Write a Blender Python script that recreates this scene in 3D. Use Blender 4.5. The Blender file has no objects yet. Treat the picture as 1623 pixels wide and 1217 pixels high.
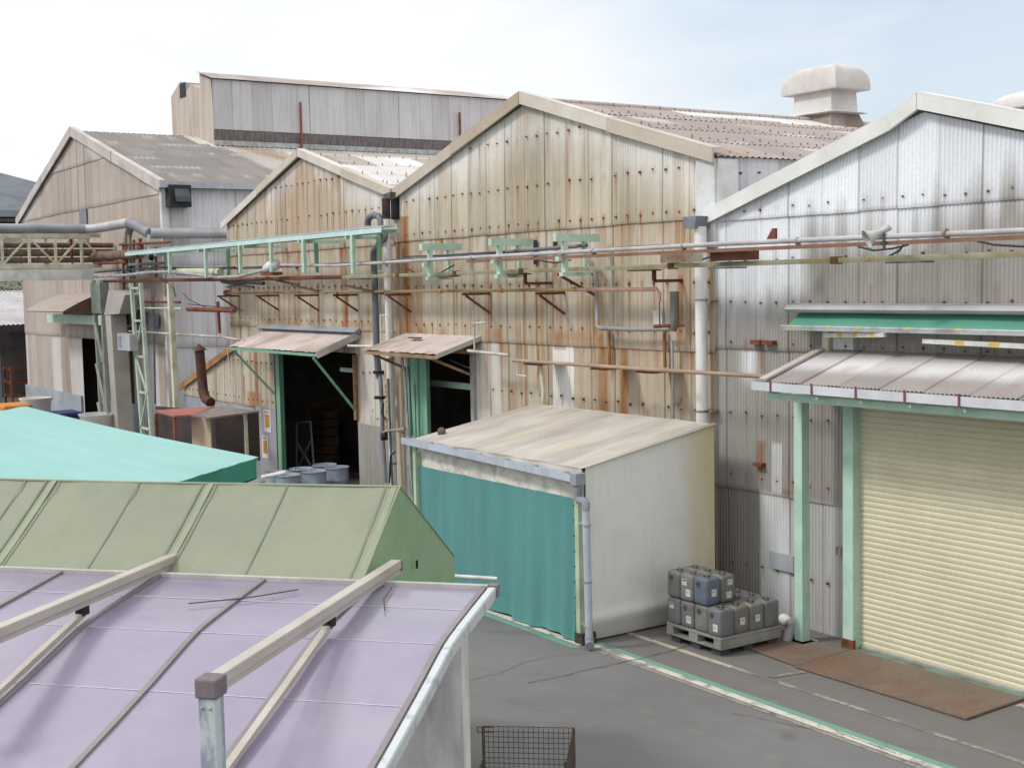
import bpy, math, random
import numpy as np
from mathutils import Vector, Matrix
random.seed(7); rng = np.random.default_rng(7)
C = bpy.context.scene.collection
S = bpy.context.scene
# ------------------------------------------------------------------ camera
CAM_H = 5.1
YAW, PITCH, ROLL, FPX = -0.983971, 0.0758477, -0.0199376, 2085.8
c_, s_ = math.cos, math.sin
F = np.array([s_(YAW)*c_(PITCH), c_(YAW)*c_(PITCH), -s_(PITCH)])
R = np.array([c_(YAW), -s_(YAW), 0.0]); U = np.cross(R, F)
R, U = R*c_(ROLL)+U*s_(ROLL), U*c_(ROLL)-R*s_(ROLL)
cam = bpy.data.cameras.new('camera'); camo = bpy.data.objects.new('camera', cam); C.objects.link(camo)
M4 = Matrix(((R[0], U[0], -F[0], 0), (R[1], U[1], -F[1], 0), (R[2], U[2], -F[2], CAM_H), (0, 0, 0, 1)))
camo.matrix_world = M4
cam.sensor_width = 36; cam.sensor_fit = 'HORIZONTAL'; cam.lens = FPX/1623*36
cam.clip_start = 0.1; cam.clip_end = 2000
S.camera = camo
# ------------------------------------------------------------------ sky and sun
SUN_EL, SUN_AZ = math.radians(46), math.radians(200)      # azimuth from +Y, clockwise
w = bpy.data.worlds.new('World'); S.world = w; w.use_nodes = True
nt = w.node_tree; N = nt.nodes; L = nt.links; N.clear()
out = N.new('ShaderNodeOutputWorld'); bg = N.new('ShaderNodeBackground')
sky = N.new('ShaderNodeTexSky'); sky.sky_type = 'NISHITA'; sky.sun_disc = False
sky.sun_elevation = SUN_EL; sky.sun_rotation = SUN_AZ; sky.air_density = 1.0; sky.dust_density = 2.5
tc = N.new('ShaderNodeTexCoord'); mp = N.new('ShaderNodeMapping'); mp.inputs['Scale'].default_value = (2.2, 2.2, 7.0)
L.new(tc.outputs['Generated'], mp.inputs['Vector'])
nz = N.new('ShaderNodeTexNoise'); nz.inputs['Scale'].default_value = 1.6; nz.inputs['Detail'].default_value = 7
nz.inputs['Roughness'].default_value = 0.5; nz.inputs['Distortion'].default_value = 0.4
L.new(mp.outputs['Vector'], nz.inputs['Vector'])
dp = N.new('ShaderNodeVectorMath'); dp.operation = 'DOT_PRODUCT'
bd = np.array([s_(math.radians(-28)), c_(math.radians(-28)), 0.30]); bd /= np.linalg.norm(bd)
dp.inputs[1].default_value = tuple(bd); L.new(tc.outputs['Generated'], dp.inputs[0])
mr = N.new('ShaderNodeMapRange'); mr.inputs['From Min'].default_value = 0.83; mr.inputs['From Max'].default_value = 0.985
mr.inputs['To Min'].default_value = 0.0; mr.inputs['To Max'].default_value = 0.5
L.new(dp.outputs['Value'], mr.inputs['Value'])
ad = N.new('ShaderNodeMath'); ad.operation = 'ADD'; L.new(nz.outputs['Fac'], ad.inputs[0]); L.new(mr.outputs['Result'], ad.inputs[1])
m2 = N.new('ShaderNodeMapRange'); m2.inputs['From Min'].default_value = 0.52; m2.inputs['From Max'].default_value = 0.98
m2.inputs['To Min'].default_value = 0.0; m2.inputs['To Max'].default_value = 0.6; L.new(ad.outputs[0], m2.inputs['Value'])
mx = N.new('ShaderNodeMix'); mx.data_type = 'RGBA'
cz2 = N.new('ShaderNodeTexNoise'); cz2.inputs['Scale'].default_value = 2.3; cz2.inputs['Detail'].default_value = 5; L.new(mp.outputs['Vector'], cz2.inputs['Vector'])
cm = N.new('ShaderNodeMix'); cm.data_type = 'RGBA'; cm.inputs['A'].default_value = (6.15, 6.25, 6.4, 1); cm.inputs['B'].default_value = (5.5, 5.95, 6.25, 1)
cr2 = N.new('ShaderNodeMapRange'); cr2.inputs['From Min'].default_value = .46; cr2.inputs['From Max'].default_value = .72; L.new(cz2.outputs['Fac'], cr2.inputs['Value']); L.new(cr2.outputs['Result'], cm.inputs['Factor'])
sz = N.new('ShaderNodeSeparateXYZ'); L.new(tc.outputs['Generated'], sz.inputs[0])
zb_ = N.new('ShaderNodeMapRange'); zb_.inputs['From Min'].default_value = .28; zb_.inputs['From Max'].default_value = .75; zb_.inputs['To Min'].default_value = 1; zb_.inputs['To Max'].default_value = 1.4; L.new(sz.outputs[2], zb_.inputs['Value'])
vs_ = N.new('ShaderNodeVectorMath'); vs_.operation = 'SCALE'; L.new(cm.outputs['Result'], vs_.inputs[0]); L.new(zb_.outputs['Result'], vs_.inputs['Scale']); L.new(vs_.outputs[0], mx.inputs['A'])
sc = N.new('ShaderNodeVectorMath'); sc.operation = 'MULTIPLY'; sc.inputs[1].default_value = (1.1, 1.1, 1.1)
L.new(sky.outputs['Color'], sc.inputs[0])
L.new(sc.outputs[0], mx.inputs['B']); L.new(m2.outputs['Result'], mx.inputs['Factor'])
L.new(mx.outputs['Result'], bg.inputs['Color']); bg.inputs['Strength'].default_value = 0.1
L.new(bg.outputs[0], out.inputs['Surface'])
sun = bpy.data.lights.new('sun', 'SUN'); sun.energy = 1.15; sun.angle = math.radians(10); sun.color = (1.0, 0.96, 0.9)
suno = bpy.data.objects.new('sun', sun); C.objects.link(suno)
sd = Vector((s_(SUN_AZ)*c_(SUN_EL), c_(SUN_AZ)*c_(SUN_EL), s_(SUN_EL)))
suno.rotation_euler = sd.to_track_quat('Z', 'Y').to_euler()
S.view_settings.view_transform = 'Standard'; S.view_settings.look = 'None'
S.view_settings.exposure = 0.74; S.view_settings.gamma = 1.0
try: S.cycles.max_bounces = 6
except Exception: pass

# ------------------------------------------------------------------ survey: sight lines of the reference meet known planes
def ray(u, v): return F+(u-811.5)/FPX*R-(v-608.5)/FPX*U
O3 = np.array([0, 0, CAM_H])
def PY(u, v, y): d = ray(u, v); return d*(y/d[1])+O3
def PX(u, v, x): d = ray(u, v); return d*(x/d[0])+O3
def PZ(u, v, z): d = ray(u, v); return d*((z-CAM_H)/d[2])+O3
EV = np.array([.741, .6715, 0]); NV = np.array([-.6715, .741, 0])
def EN(e, n, z): return e*EV+n*NV+np.array([0, 0, z])
def PN(u, v, n): d = ray(u, v); return d*(n/(d@NV))+O3

# ------------------------------------------------------------------ materials
def lin(h):
    r = [int(h[i:i+2], 16)/255 for i in (0, 2, 4)]
    return tuple([x/12.92 if x <= .04045 else ((x+.055)/1.055)**2.4 for x in r]+[1])
MATS = {}
def base_mat(name, rough=0.8, metal=0.0, spec=0.3):
    m = bpy.data.materials.new(name); m.use_nodes = True; n = m.node_tree.nodes
    b = n['Principled BSDF']; b.inputs['Roughness'].default_value = rough; b.inputs['Metallic'].default_value = metal
    b.inputs['Specular IOR Level'].default_value = spec
    return m, m.node_tree, b
def node_noise(t, scale, detail=5, stretch=(1, 1, 1), rough=0.6):
    g = t.nodes.new('ShaderNodeNewGeometry'); mp = t.nodes.new('ShaderNodeMapping'); mp.inputs['Scale'].default_value = stretch
    t.links.new(g.outputs['Position'], mp.inputs['Vector'])
    z = t.nodes.new('ShaderNodeTexNoise'); z.inputs['Scale'].default_value = scale; z.inputs['Detail'].default_value = detail
    z.inputs['Roughness'].default_value = rough; t.links.new(mp.outputs['Vector'], z.inputs['Vector'])
    return z
def ramp(t, src, lo, hi, a=0.0, b=1.0):
    r = t.nodes.new('ShaderNodeMapRange'); r.inputs['From Min'].default_value = lo; r.inputs['From Max'].default_value = hi
    r.inputs['To Min'].default_value = a; r.inputs['To Max'].default_value = b; t.links.new(src, r.inputs['Value']); return r.outputs['Result']
def mixc(t, f, a, b, mode='MIX'):
    m = t.nodes.new('ShaderNodeMix'); m.data_type = 'RGBA'; m.blend_type = mode
    for k, v in (('Factor', f), ('A', a), ('B', b)):
        if hasattr(v, 'is_linked') or hasattr(v, 'links'): t.links.new(v, m.inputs[k])
        else: m.inputs[k].default_value = v
    return m.outputs['Result']
def bump(t, b, src, strength=0.3, dist=0.01):
    n = t.nodes.new('ShaderNodeBump'); n.inputs['Strength'].default_value = strength; n.inputs['Distance'].default_value = dist
    t.links.new(src, n.inputs['Height']); t.links.new(n.outputs[0], b.inputs['Normal'])
def mat(name, col, col2=None, scale=3.0, stretch=(1, 1, 1), lo=.4, hi=.65, rough=.8, metal=0., spec=.3, rust=0., rustcol='7a4326', rscale=2.0, rstretch=(1, 1, .5), bmp=0., fine=.06):
    """weathered paint/fabric: two tones, fine grain and patches of rust or grime"""
    if name in MATS: return MATS[name]
    m, t, b = base_mat(name, rough, metal, spec)
    c1 = lin(col); c2 = lin(col2) if col2 else tuple([x*.8 for x in c1[:3]]+[1])
    z = node_noise(t, scale, 6, stretch); colr = mixc(t, ramp(t, z.outputs['Fac'], lo, hi), c1, c2)
    g = node_noise(t, 45, 3, (1, 1, 1)); gg = ramp(t, g.outputs['Fac'], .3, .7, 1-fine, 1+fine)
    cb = t.nodes.new('ShaderNodeCombineColor')
    for k in range(3): t.links.new(gg, cb.inputs[k])
    colr = mixc(t, 1.0, colr, cb.outputs[0], 'MULTIPLY')
    if rust > 0:
        zr = node_noise(t, rscale, 7, rstretch, .7)
        colr = mixc(t, ramp(t, zr.outputs['Fac'], .72-rust*.4, .80-rust*.4), colr, lin(rustcol))
    t.links.new(colr, b.inputs['Base Color'])
    if bmp: bump(t, b, z.outputs['Fac'], bmp, .02)
    MATS[name] = m; return m
def sheet_mat(name, base, dirt, clean, rust, dark='5a524a', streak=(9, 9, .35), rough=.85):
    """asbestos sheet: tones driven by the painted 'stain' attribute (rust, dirt, clean, sheet tone)"""
    m, t, b = base_mat(name, rough, 0, .2)
    at = t.nodes.new('ShaderNodeAttribute'); at.attribute_name = 'stain'
    sp = t.nodes.new('ShaderNodeSeparateColor'); t.links.new(at.outputs['Color'], sp.inputs[0])
    z1 = node_noise(t, 1.0, 6, streak, .65); z2 = node_noise(t, 30, 4); z3 = node_noise(t, .9, 4)
    c = mixc(t, ramp(t, z3.outputs['Fac'], .35, .65, 0, .35), lin(base), lin(dirt))
    c = mixc(t, sp.outputs[1], c, lin(dirt))
    c = mixc(t, sp.outputs[2], c, lin(clean))
    kd = t.nodes.new('ShaderNodeMath'); kd.operation = 'MULTIPLY'; t.links.new(ramp(t, z1.outputs['Fac'], .5, .8, 0, .38), kd.inputs[0]); t.links.new(ramp(t, sp.outputs[2], .3, 1, 1, .12), kd.inputs[1])
    c = mixc(t, kd.outputs[0], c, lin(dark))
    c = mixc(t, sp.outputs[0], c, mixc(t, ramp(t, z2.outputs['Fac'], .45, .75), lin(rust), lin('5e3a22')))
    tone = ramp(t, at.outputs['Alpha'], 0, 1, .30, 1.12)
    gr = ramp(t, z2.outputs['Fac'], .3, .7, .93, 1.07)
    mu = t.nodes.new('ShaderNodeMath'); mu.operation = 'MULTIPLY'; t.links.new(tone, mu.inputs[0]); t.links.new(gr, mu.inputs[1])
    cb = t.nodes.new('ShaderNodeCombineColor')
    for k in range(3): t.links.new(mu.outputs[0], cb.inputs[k])
    t.links.new(mixc(t, 1.0, c, cb.outputs[0], 'MULTIPLY'), b.inputs['Base Color'])
    return m
MINT = mat('mint paint', 'b6cfc0', 'a2c0ae', 2.5, rough=.55, rust=.12, rscale=5, rustcol='8a5a38')
MINTD = mat('green door paint', '7ba88e', '68957c', 2.5, (6, 6, .5), rough=.6, rust=.08, rscale=4)
CREAM = mat('cream paint', 'c9c6b0', 'a8a48c', 3, rough=.6, rust=.22, rscale=4, rustcol='8c6238')
CHAN = mat('pale channel paint', 'b4b296', '9a906c', 2, (1, 1, 1), rough=.6, rust=.3, rscale=2.2, rustcol='9a7040')
GALV = mat('galvanised', 'aeb0b2', '8d8c8a', 4, rough=.45, metal=.25, spec=.5)
GALVR = mat('galvanised with rust', 'a9a7a4', '8a7466', 1.5, rough=.5, metal=.15, rust=.3, rscale=2.5, rustcol='6d4632')
RUST = mat('rust', '7a4a35', '54352a', 6, rough=.9, fine=.25)
RUSTP = mat('rust red primer', '8c5648', '6a4034', 4, rough=.85)
PVC = mat('white pvc', 'dedee0', 'c4c0b4', 2.2, (4, 4, .6), lo=.45, hi=.7, rough=.45, spec=.4)
PVCB = mat('blue grey pvc', 'b6bcc8', 'a4aab6', 2.5, rough=.45)
GREYP = mat('grey pipe plastic', '6e7278', '5a5d62', 3, rough=.5)
BLACK = mat('black', '1c1c20', '26262a', 3, rough=.6)
CABLE = mat('cable rubber', '3a3c44', '2c2e34', 3, rough=.5)
BOLT = mat('bolt', '6a564a', '54443a', 9, rough=.9)
HOOK = mat('hook', '837876', '6a605e', 9, rough=.9)
CONC = mat('concrete', 'a09e98', '7e7b75', 1.2, rough=.9, bmp=.3, rust=.0)
WHITEP = mat('white paint', 'd0d0cc', 'b8b4ac', 3, rough=.6)
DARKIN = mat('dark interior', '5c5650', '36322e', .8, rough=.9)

# ------------------------------------------------------------------ mesh builder
ORG = {}
class MB:
    def __init__(s): s.v = []; s.f = []; s.sm = []
    def add(s, vs, fs, smooth=False):
        o = len(s.v); s.v += [tuple(map(float, p)) for p in vs]; s.f += [tuple(i+o for i in f) for f in fs]; s.sm += [smooth]*len(fs); return s
    def hexa(s, p):      # 8 corners: bottom 4 ccw, top 4
        return s.add(p, [(0, 3, 2, 1), (4, 5, 6, 7), (0, 1, 5, 4), (1, 2, 6, 5), (2, 3, 7, 6), (3, 0, 4, 7)])
    def box(s, x0, y0, z0, x1, y1, z1):
        x0, x1 = sorted((x0, x1)); y0, y1 = sorted((y0, y1)); z0, z1 = sorted((z0, z1))
        return s.hexa([(x0, y0, z0), (x1, y0, z0), (x1, y1, z0), (x0, y1, z0), (x0, y0, z1), (x1, y0, z1), (x1, y1, z1), (x0, y1, z1)])
    def enbox(s, e0, n0, z0, e1, n1, z1):
        e0, e1 = sorted((e0, e1)); n0, n1 = sorted((n0, n1))
        return s.hexa([EN(*q) for q in ((e0, n0, z0), (e1, n0, z0), (e1, n1, z0), (e0, n1, z0), (e0, n0, z1), (e1, n0, z1), (e1, n1, z1), (e0, n1, z1))])
    def bar(s, p, q, w, h, up=(0, 0, 1)):
        p = np.array(p, float); q = np.array(q, float); d = q-p; d /= np.linalg.norm(d); up = np.array(up, float)
        if abs(d@up) > .98: up = np.array([0, 1., 0])
        a = np.cross(d, up); a /= np.linalg.norm(a); b = np.cross(a, d)
        o = [p-a*w/2-b*h/2, p+a*w/2-b*h/2, p+a*w/2+b*h/2, p-a*w/2+b*h/2]
        return s.add(o+[x+(q-p) for x in o], [(0, 1, 2, 3), (7, 6, 5, 4), (0, 4, 5, 1), (1, 5, 6, 2), (2, 6, 7, 3), (3, 7, 4, 0)])
    def tube(s, pts, r, n=10, cap=True):
        P = [np.array(p, float) for p in pts]; rr = r if isinstance(r, (list, tuple)) else [r]*len(P); rings = []; prev = None
        for i, p in enumerate(P):
            d = (P[min(i+1, len(P)-1)]-P[max(i-1, 0)]); d /= np.linalg.norm(d)
            a = prev if prev is not None else np.array([.13, .31, .94]) if abs(d[2]) < .9 else np.array([1., .1, 0])
            a = a-d*(a@d); a /= np.linalg.norm(a); prev = a; b = np.cross(d, a)
            rings.append([p+rr[i]*(a*c_(2*math.pi*k/n)+b*s_(2*math.pi*k/n)) for k in range(n)])
        vs = [q for g in rings for q in g]
        s.add(vs, [(i*n+k, i*n+(k+1) % n, (i+1)*n+(k+1) % n, (i+1)*n+k) for i in range(len(P)-1) for k in range(n)], True)
        if cap:
            s.add(rings[0], [tuple(range(n))[::-1]]); s.add(rings[-1], [tuple(range(n))])
        return s
    def lathe(s, c, prof, n=20, smooth=True, axis=None):
        c = np.array(c, float); vs = []
        ax = np.array([0, 0, 1.]) if axis is None else np.array(axis, float)/np.linalg.norm(axis)
        a = np.cross(ax, [.3, .9, .1]); a /= np.linalg.norm(a); b = np.cross(ax, a)
        for r, z in prof: vs += [c+ax*z+r*(a*c_(2*math.pi*k/n)+b*s_(2*math.pi*k/n)) for k in range(n)]
        return s.add(vs, [(i*n+k, i*n+(k+1) % n, (i+1)*n+(k+1) % n, (i+1)*n+k) for i in range(len(prof)-1) for k in range(n)], smooth)
    def slab(s, corners, t):     # quad corners thickened downward by t along z
        c = [np.array(p, float) for p in corners]; d = np.array([0, 0, t]); return s.hexa([p-d for p in c]+c)
    def grid(s, fn, nu, nv, smooth=True, thick=0.0, nrm=None):
        vs = [fn(i/nu, j/nv) for j in range(nv+1) for i in range(nu+1)]
        fs = [(j*(nu+1)+i, j*(nu+1)+i+1, (j+1)*(nu+1)+i+1, (j+1)*(nu+1)+i) for j in range(nv) for i in range(nu)]
        s.add(vs, fs, smooth)
        if thick:
            nr = np.array(nrm, float)*thick; s.add([np.array(p)+nr for p in vs], [f[::-1] for f in fs], smooth)
        return s
    def prism(s, poly, d):       # poly of 3-D points, extruded by vector d
        n = len(poly); d = np.array(d, float); A = [np.array(p, float) for p in poly]
        return s.add(A+[p+d for p in A], [tuple(range(n))[::-1], tuple(range(n, 2*n))]+[(i, (i+1) % n, (i+1) % n+n, i+n) for i in range(n)])
    def build(s, name, m, parent=None, label=None, cat=None, group=None, kind=None, attr=None, bevel=0):
        v = np.array(s.v)
        if parent is not None: o = ORG[parent.name]
        else: o = np.array([(v[:, 0].min()+v[:, 0].max())/2, (v[:, 1].min()+v[:, 1].max())/2, v[:, 2].min()])
        me = bpy.data.meshes.new(name); me.from_pydata((v-o).tolist(), [], s.f); me.materials.append(m)
        me.polygons.foreach_set('use_smooth', s.sm)
        if attr is not None:
            a = me.color_attributes.new('stain', 'FLOAT_COLOR', 'POINT'); a.data.foreach_set('color', np.asarray(attr, np.float32).ravel())
        me.update(); ob = bpy.data.objects.new(name, me); C.objects.link(ob)
        if bevel:
            bm = ob.modifiers.new('bevel', 'BEVEL'); bm.width = bevel; bm.segments = 2; bm.limit_method = 'ANGLE'
        if parent is not None: ob.parent = parent; ob.location = (0, 0, 0) if parent.name in TOP else tuple(o-ORG[parent.name])
        else: ob.location = tuple(o); TOP.add(ob.name)
        ORG[ob.name] = o; tag(ob, label, cat, group, kind); return ob
TOP = set()
def tag(o, label=None, cat=None, group=None, kind=None):
    for k, v in (('label', label), ('category', cat), ('group', group), ('kind', kind)):
        if v: o[k] = v
def thing(name, loc, label, cat, group=None):
    o = bpy.data.objects.new(name, None); C.objects.link(o); o.location = tuple(map(float, loc)); o.empty_display_size = .2
    ORG[o.name] = np.array(loc, float); TOP.add(o.name); tag(o, label, cat, group); return o
def copy_tree(o, parent=None):
    c = o.copy(); C.objects.link(c)
    if parent is not None: c.parent = parent
    for ch in list(o.children): copy_tree(ch, c)
    ORG[c.name] = ORG[o.name]; return c

# ------------------------------------------------------------------ numpy noise for stains
def vnoise(x, y, seed=0):
    r = np.random.default_rng(seed).random((256, 256)); xi = np.floor(x).astype(int); yi = np.floor(y).astype(int)
    fx = x-xi; fy = y-yi; fx = fx*fx*(3-2*fx); fy = fy*fy*(3-2*fy)
    g = lambda a, b: r[a % 256, b % 256]
    return (g(xi, yi)*(1-fx)+g(xi+1, yi)*fx)*(1-fy)+(g(xi, yi+1)*(1-fx)+g(xi+1, yi+1)*fx)*fy
def fbm(x, y, seed=0, o=4):
    return sum(vnoise(x*2**k, y*2**k, seed+k)*.5**k for k in range(o))/sum(.5**k for k in range(o))
def sstep(a, b, x): t = np.clip((x-a)/(b-a), 0, 1); return t*t*(3-2*t)

def corr_wall(name, parent, m, x0, x1, top, zb, joints, paint, Y=14.0, holes=(), pitch=.0635, per=6, amp=.008, dz=.06, sheet=.66, bottom=0.0, axis='x', bolts=None, off=0.):
    """corrugated sheet cladding: one mesh, lapped in courses; axis 'x' lies in a Y plane, 'y' in an X plane"""
    n = int(round((x1-x0)/pitch*per)); xs = np.linspace(x0, x1, n+1); tops = top(xs)
    V = []; Fc = []; A = []; base = 0
    lv = [zb]+[j for j in sorted(joints) if j > zb]+[float(tops.max())+.01]
    sid = np.floor((xs-x0-off)/sheet).astype(int); fr = (xs-x0-off)/sheet-sid
    for b in range(len(lv)-1):
        lo, hi = lv[b], lv[b+1]; nr = max(2, int((hi-lo)/dz)); t = np.linspace(0, 1, nr+1)[:, None]
        hc = np.minimum(hi+.0, tops)[None, :]; Z = lo+(np.maximum(hc, lo)-lo)*t; X = np.repeat(xs[None, :], nr+1, 0)
        jit = (np.sin(sid*12.9898+b*4.1)*43758.5453) % 1.0
        Zp = Z.copy(); Zp[0, :] -= (.006+.012*jit if b else 0)
        out_ = amp*np.cos(2*np.pi*(X-x0)/pitch)+(.022*(1-t) if b else 0)+.008*(fr[None, :])+.004*jit[None, :]
        P = np.stack([X, Y-out_, Zp] if axis == 'x' else [Y+out_, X, Zp], -1)
        V.append(P.reshape(-1, 3)); nc = n+1
        ii, jj = np.meshgrid(np.arange(n), np.arange(nr)); a = jj*nc+ii
        ok = (tops[ii] > lo+.002) | (tops[ii+1] > lo+.002)
        cxm = (xs[ii]+xs[ii+1])/2; czm = (Z[jj, ii]+Z[jj+1, ii])/2
        for hx0, hx1, hz0, hz1 in holes: ok &= ~((cxm > hx0) & (cxm < hx1) & (czm > hz0) & (czm < hz1))
        q = np.stack([a, a+1, a+1+nc, a+nc], -1)[ok]+base
        Fc.append(q); base += P.shape[0]*P.shape[1]
        r, d, cl = paint(X, Z, lo, hi, b)
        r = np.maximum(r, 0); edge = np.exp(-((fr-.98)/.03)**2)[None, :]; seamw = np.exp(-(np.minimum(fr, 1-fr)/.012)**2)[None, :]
        d = np.maximum(d, edge*1.0)  # lap seams: dirt and the shadow gap, both painted into the colour
        # bolts weep rust down the sheet
        if bolts:
            for k, (zr, st) in enumerate(bolts):
                sp = sheet/2; ph = (X-x0-off-.10)/sp; bi = np.round(ph); dx = (ph-bi)*sp
                rnd = np.abs(np.sin(bi*78.233+k*37.7)*43758.5453) % 1.0
                dzv = zr-Z; ln = .05+.55*rnd*st**2
                r = np.maximum(r, .6*st*(.4+.6*rnd)*np.exp(-(dx/.055)**2-(dzv/.07)**2)); r = np.maximum(r, st*(.35+.65*rnd)*np.exp(-((dx+.004*np.sin(Z*19))/(.013+.024*rnd))**2)*.9*np.where(dzv > -.02, np.exp(-np.maximum(dzv, 0)/ln), 0))
        tone = np.repeat(jit[None, :], nr+1, 0)
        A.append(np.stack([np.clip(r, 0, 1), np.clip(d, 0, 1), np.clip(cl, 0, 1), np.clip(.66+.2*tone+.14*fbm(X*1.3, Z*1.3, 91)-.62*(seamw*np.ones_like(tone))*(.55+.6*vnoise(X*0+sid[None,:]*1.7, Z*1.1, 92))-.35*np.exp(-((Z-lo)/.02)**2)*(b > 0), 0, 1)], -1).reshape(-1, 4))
    V = np.concatenate(V); Fc = np.concatenate(Fc); A = np.concatenate(A); o = ORG[parent.name]
    me = bpy.data.meshes.new(name); me.vertices.add(len(V)); me.vertices.foreach_set('co', (V-o).ravel())
    me.loops.add(Fc.size); me.loops.foreach_set('vertex_index', Fc.ravel().astype(np.int32))
    me.polygons.add(len(Fc)); me.polygons.foreach_set('loop_start', np.arange(0, Fc.size, 4, dtype=np.int32)); me.polygons.foreach_set('loop_total', np.full(len(Fc), 4, np.int32))
    me.polygons.foreach_set('use_smooth', np.ones(len(Fc), bool)); me.update(calc_edges=True); me.materials.append(m)
    at = me.color_attributes.new('stain', 'FLOAT_COLOR', 'POINT'); at.data.foreach_set('color', A.astype(np.float32).ravel())
    ob = bpy.data.objects.new(name, me); C.objects.link(ob); ob.parent = parent; ORG[ob.name] = o
    return ob
def bolt_rows(parent, x0, x1, top, rows, sheet, off, holes=(), Y=14.0, axis='x', name='bolts', s=.018):
    b = MB()
    for zr in rows:
        k = 0
        while True:
            x = x0+off+.10+k*sheet/2; k += 1
            if x > x1-.03: break
            if zr > top(np.array([x]))[0]-.08 or any(h[0]-.02 < x < h[1]+.02 and h[2] < zr < h[3] for h in holes): continue
            z = zr+random.uniform(-.02, .02); x += random.uniform(-.012, .012)
            if random.random() < .1: continue
            if axis == 'x': k2 = s*random.uniform(.55, 1.05); b.box(x-k2, Y-.048, z-k2, x+k2, Y-.012, z+k2)
            else: b.box(Y+.012, x-s*.8, z-s*.8, Y+.055, x+s*.8, z+s*.8)
    if b.v: o = b.build(name, BOLT, parent); o['kind'] = 'stuff'
def roof(name, parent, m, pe, pr, y0, y1, paint, lap=.013, pitch=.13, per=6, amp=.013, ds=.25, over=.0, courses=4, lab=None):
    """corrugated roof slope from eave point (x,z) to ridge point (x,z), waves run up the slope"""
    n = int((y1-y0)/pitch*per); ys = np.linspace(y0, y1, n+1); pe = np.array(pe, float); pr = np.array(pr, float)
    Ls = np.linalg.norm(pr-pe); d = (pr-pe)/Ls; nr_ = np.array([-d[1], d[0]]);
    if nr_[1] < 0: nr_ = -nr_
    V = []; Q = []; A = []; base = 0
    for k in range(courses):
        s0 = Ls*k/courses-(.03 if k else 0); s1 = Ls*(k+1)/courses; ns = max(2, int((s1-s0)/ds)); ss = np.linspace(s0, s1, ns+1)
        Sg, Yg = np.meshgrid(ss, ys, indexing='ij'); t = ((Sg-s0)/(s1-s0))
        sid = np.floor((Yg-y0)/.78).astype(int); jit = (np.sin(sid*12.9898+k*7.3)*43758.5453) % 1.0
        h = amp*np.cos(2*np.pi*(Yg-y0)/pitch)+lap*(1-t)+.004*jit
        X = pe[0]+d[0]*Sg+nr_[0]*h; Z = pe[1]+d[1]*Sg+nr_[1]*h
        V.append(np.stack([X, Yg, Z], -1).reshape(-1, 3)); nc = n+1
        ii, jj = np.meshgrid(np.arange(n), np.arange(ns)); a = jj*nc+ii+base
        Q.append(np.stack([a, a+1, a+1+nc, a+nc], -1).reshape(-1, 4)); base += Sg.size
        r, dd, cl = paint(Yg, Sg, k, sid)
        A.append(np.stack([np.clip(r, 0, 1), np.clip(dd, 0, 1), np.clip(cl, 0, 1), np.clip(.72+.2*jit, 0, 1)], -1).reshape(-1, 4))
    V = np.concatenate(V); Q = np.concatenate(Q); A = np.concatenate(A); o = ORG[parent.name]
    me = bpy.data.meshes.new(name); me.vertices.add(len(V)); me.vertices.foreach_set('co', (V-o).ravel())
    me.loops.add(Q.size); me.loops.foreach_set('vertex_index', Q.ravel().astype(np.int32))
    me.polygons.add(len(Q)); me.polygons.foreach_set('loop_start', np.arange(0, Q.size, 4, dtype=np.int32)); me.polygons.foreach_set('loop_total', np.full(len(Q), 4, np.int32))
    me.polygons.foreach_set('use_smooth', np.ones(len(Q), bool)); me.update(calc_edges=True); me.materials.append(m)
    at = me.color_attributes.new('stain', 'FLOAT_COLOR', 'POINT'); at.data.foreach_set('color', A.astype(np.float32).ravel())
    ob = bpy.data.objects.new(name, me); C.objects.link(ob); ob.parent = parent; ORG[ob.name] = o
    if lab: ob['label'] = lab
    return ob
def hooks(parent, pe, pr, y0, y1, fr, sp=.39, s=.018, h=.05):
    b = MB(); pe = np.array(pe, float); pr = np.array(pr, float)
    for f in fr:
        p = pe+(pr-pe)*f; y = y0+.2
        while y < y1: b.box(p[0]-s*.5, y-s*.5, p[1], p[0]+s*.5, y+s*.5, p[1]+h+random.uniform(-.01, .02)); y += sp
    o = b.build('hook_bolts', HOOK, parent); o['kind'] = 'stuff'
def rake(parent, pts, Y, h=.28, t=.12, m=None, seg=2.4, name='rake_trim', back=.14, lab=None):
    """folded sheet trim along a gable; split into lapped lengths"""
    i = 0; ms_ = m if isinstance(m, (list, tuple)) else [m]
    for a, c in zip(pts[:-1], pts[1:]):
        a = np.array(a, float); c = np.array(c, float); Ls = np.linalg.norm(c-a); n = max(1, int(round(Ls/seg)))
        for k in range(n):
            p = a+(c-a)*k/n; q = a+(c-a)*(k+1)/n+(c-a)/Ls*.03*(k < n-1); e = .018*(i % 2)+.004*(i % 3); b = MB(); dzz = .012*((i*7) % 3-1)
            for (dy0, dy1, dz0, dz1) in ((0, .03, -h, 0), (0, back+.06, .001, .025)):
                b.hexa([(p[0], Y-t-e+dy0, p[1]+dz0+dzz), (q[0], Y-t-e+dy0, q[1]+dz0), (q[0], Y-t+dy1, q[1]+dz0), (p[0], Y-t+dy1, p[1]+dz0+dzz),
                        (p[0], Y-t-e+dy0, p[1]+dz1+dzz), (q[0], Y-t-e+dy0, q[1]+dz1), (q[0], Y-t+dy1, q[1]+dz1), (p[0], Y-t+dy1, p[1]+dz1+dzz)])
            b.build(name, ms_[i % len(ms_)], parent, lab); i += 1

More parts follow.
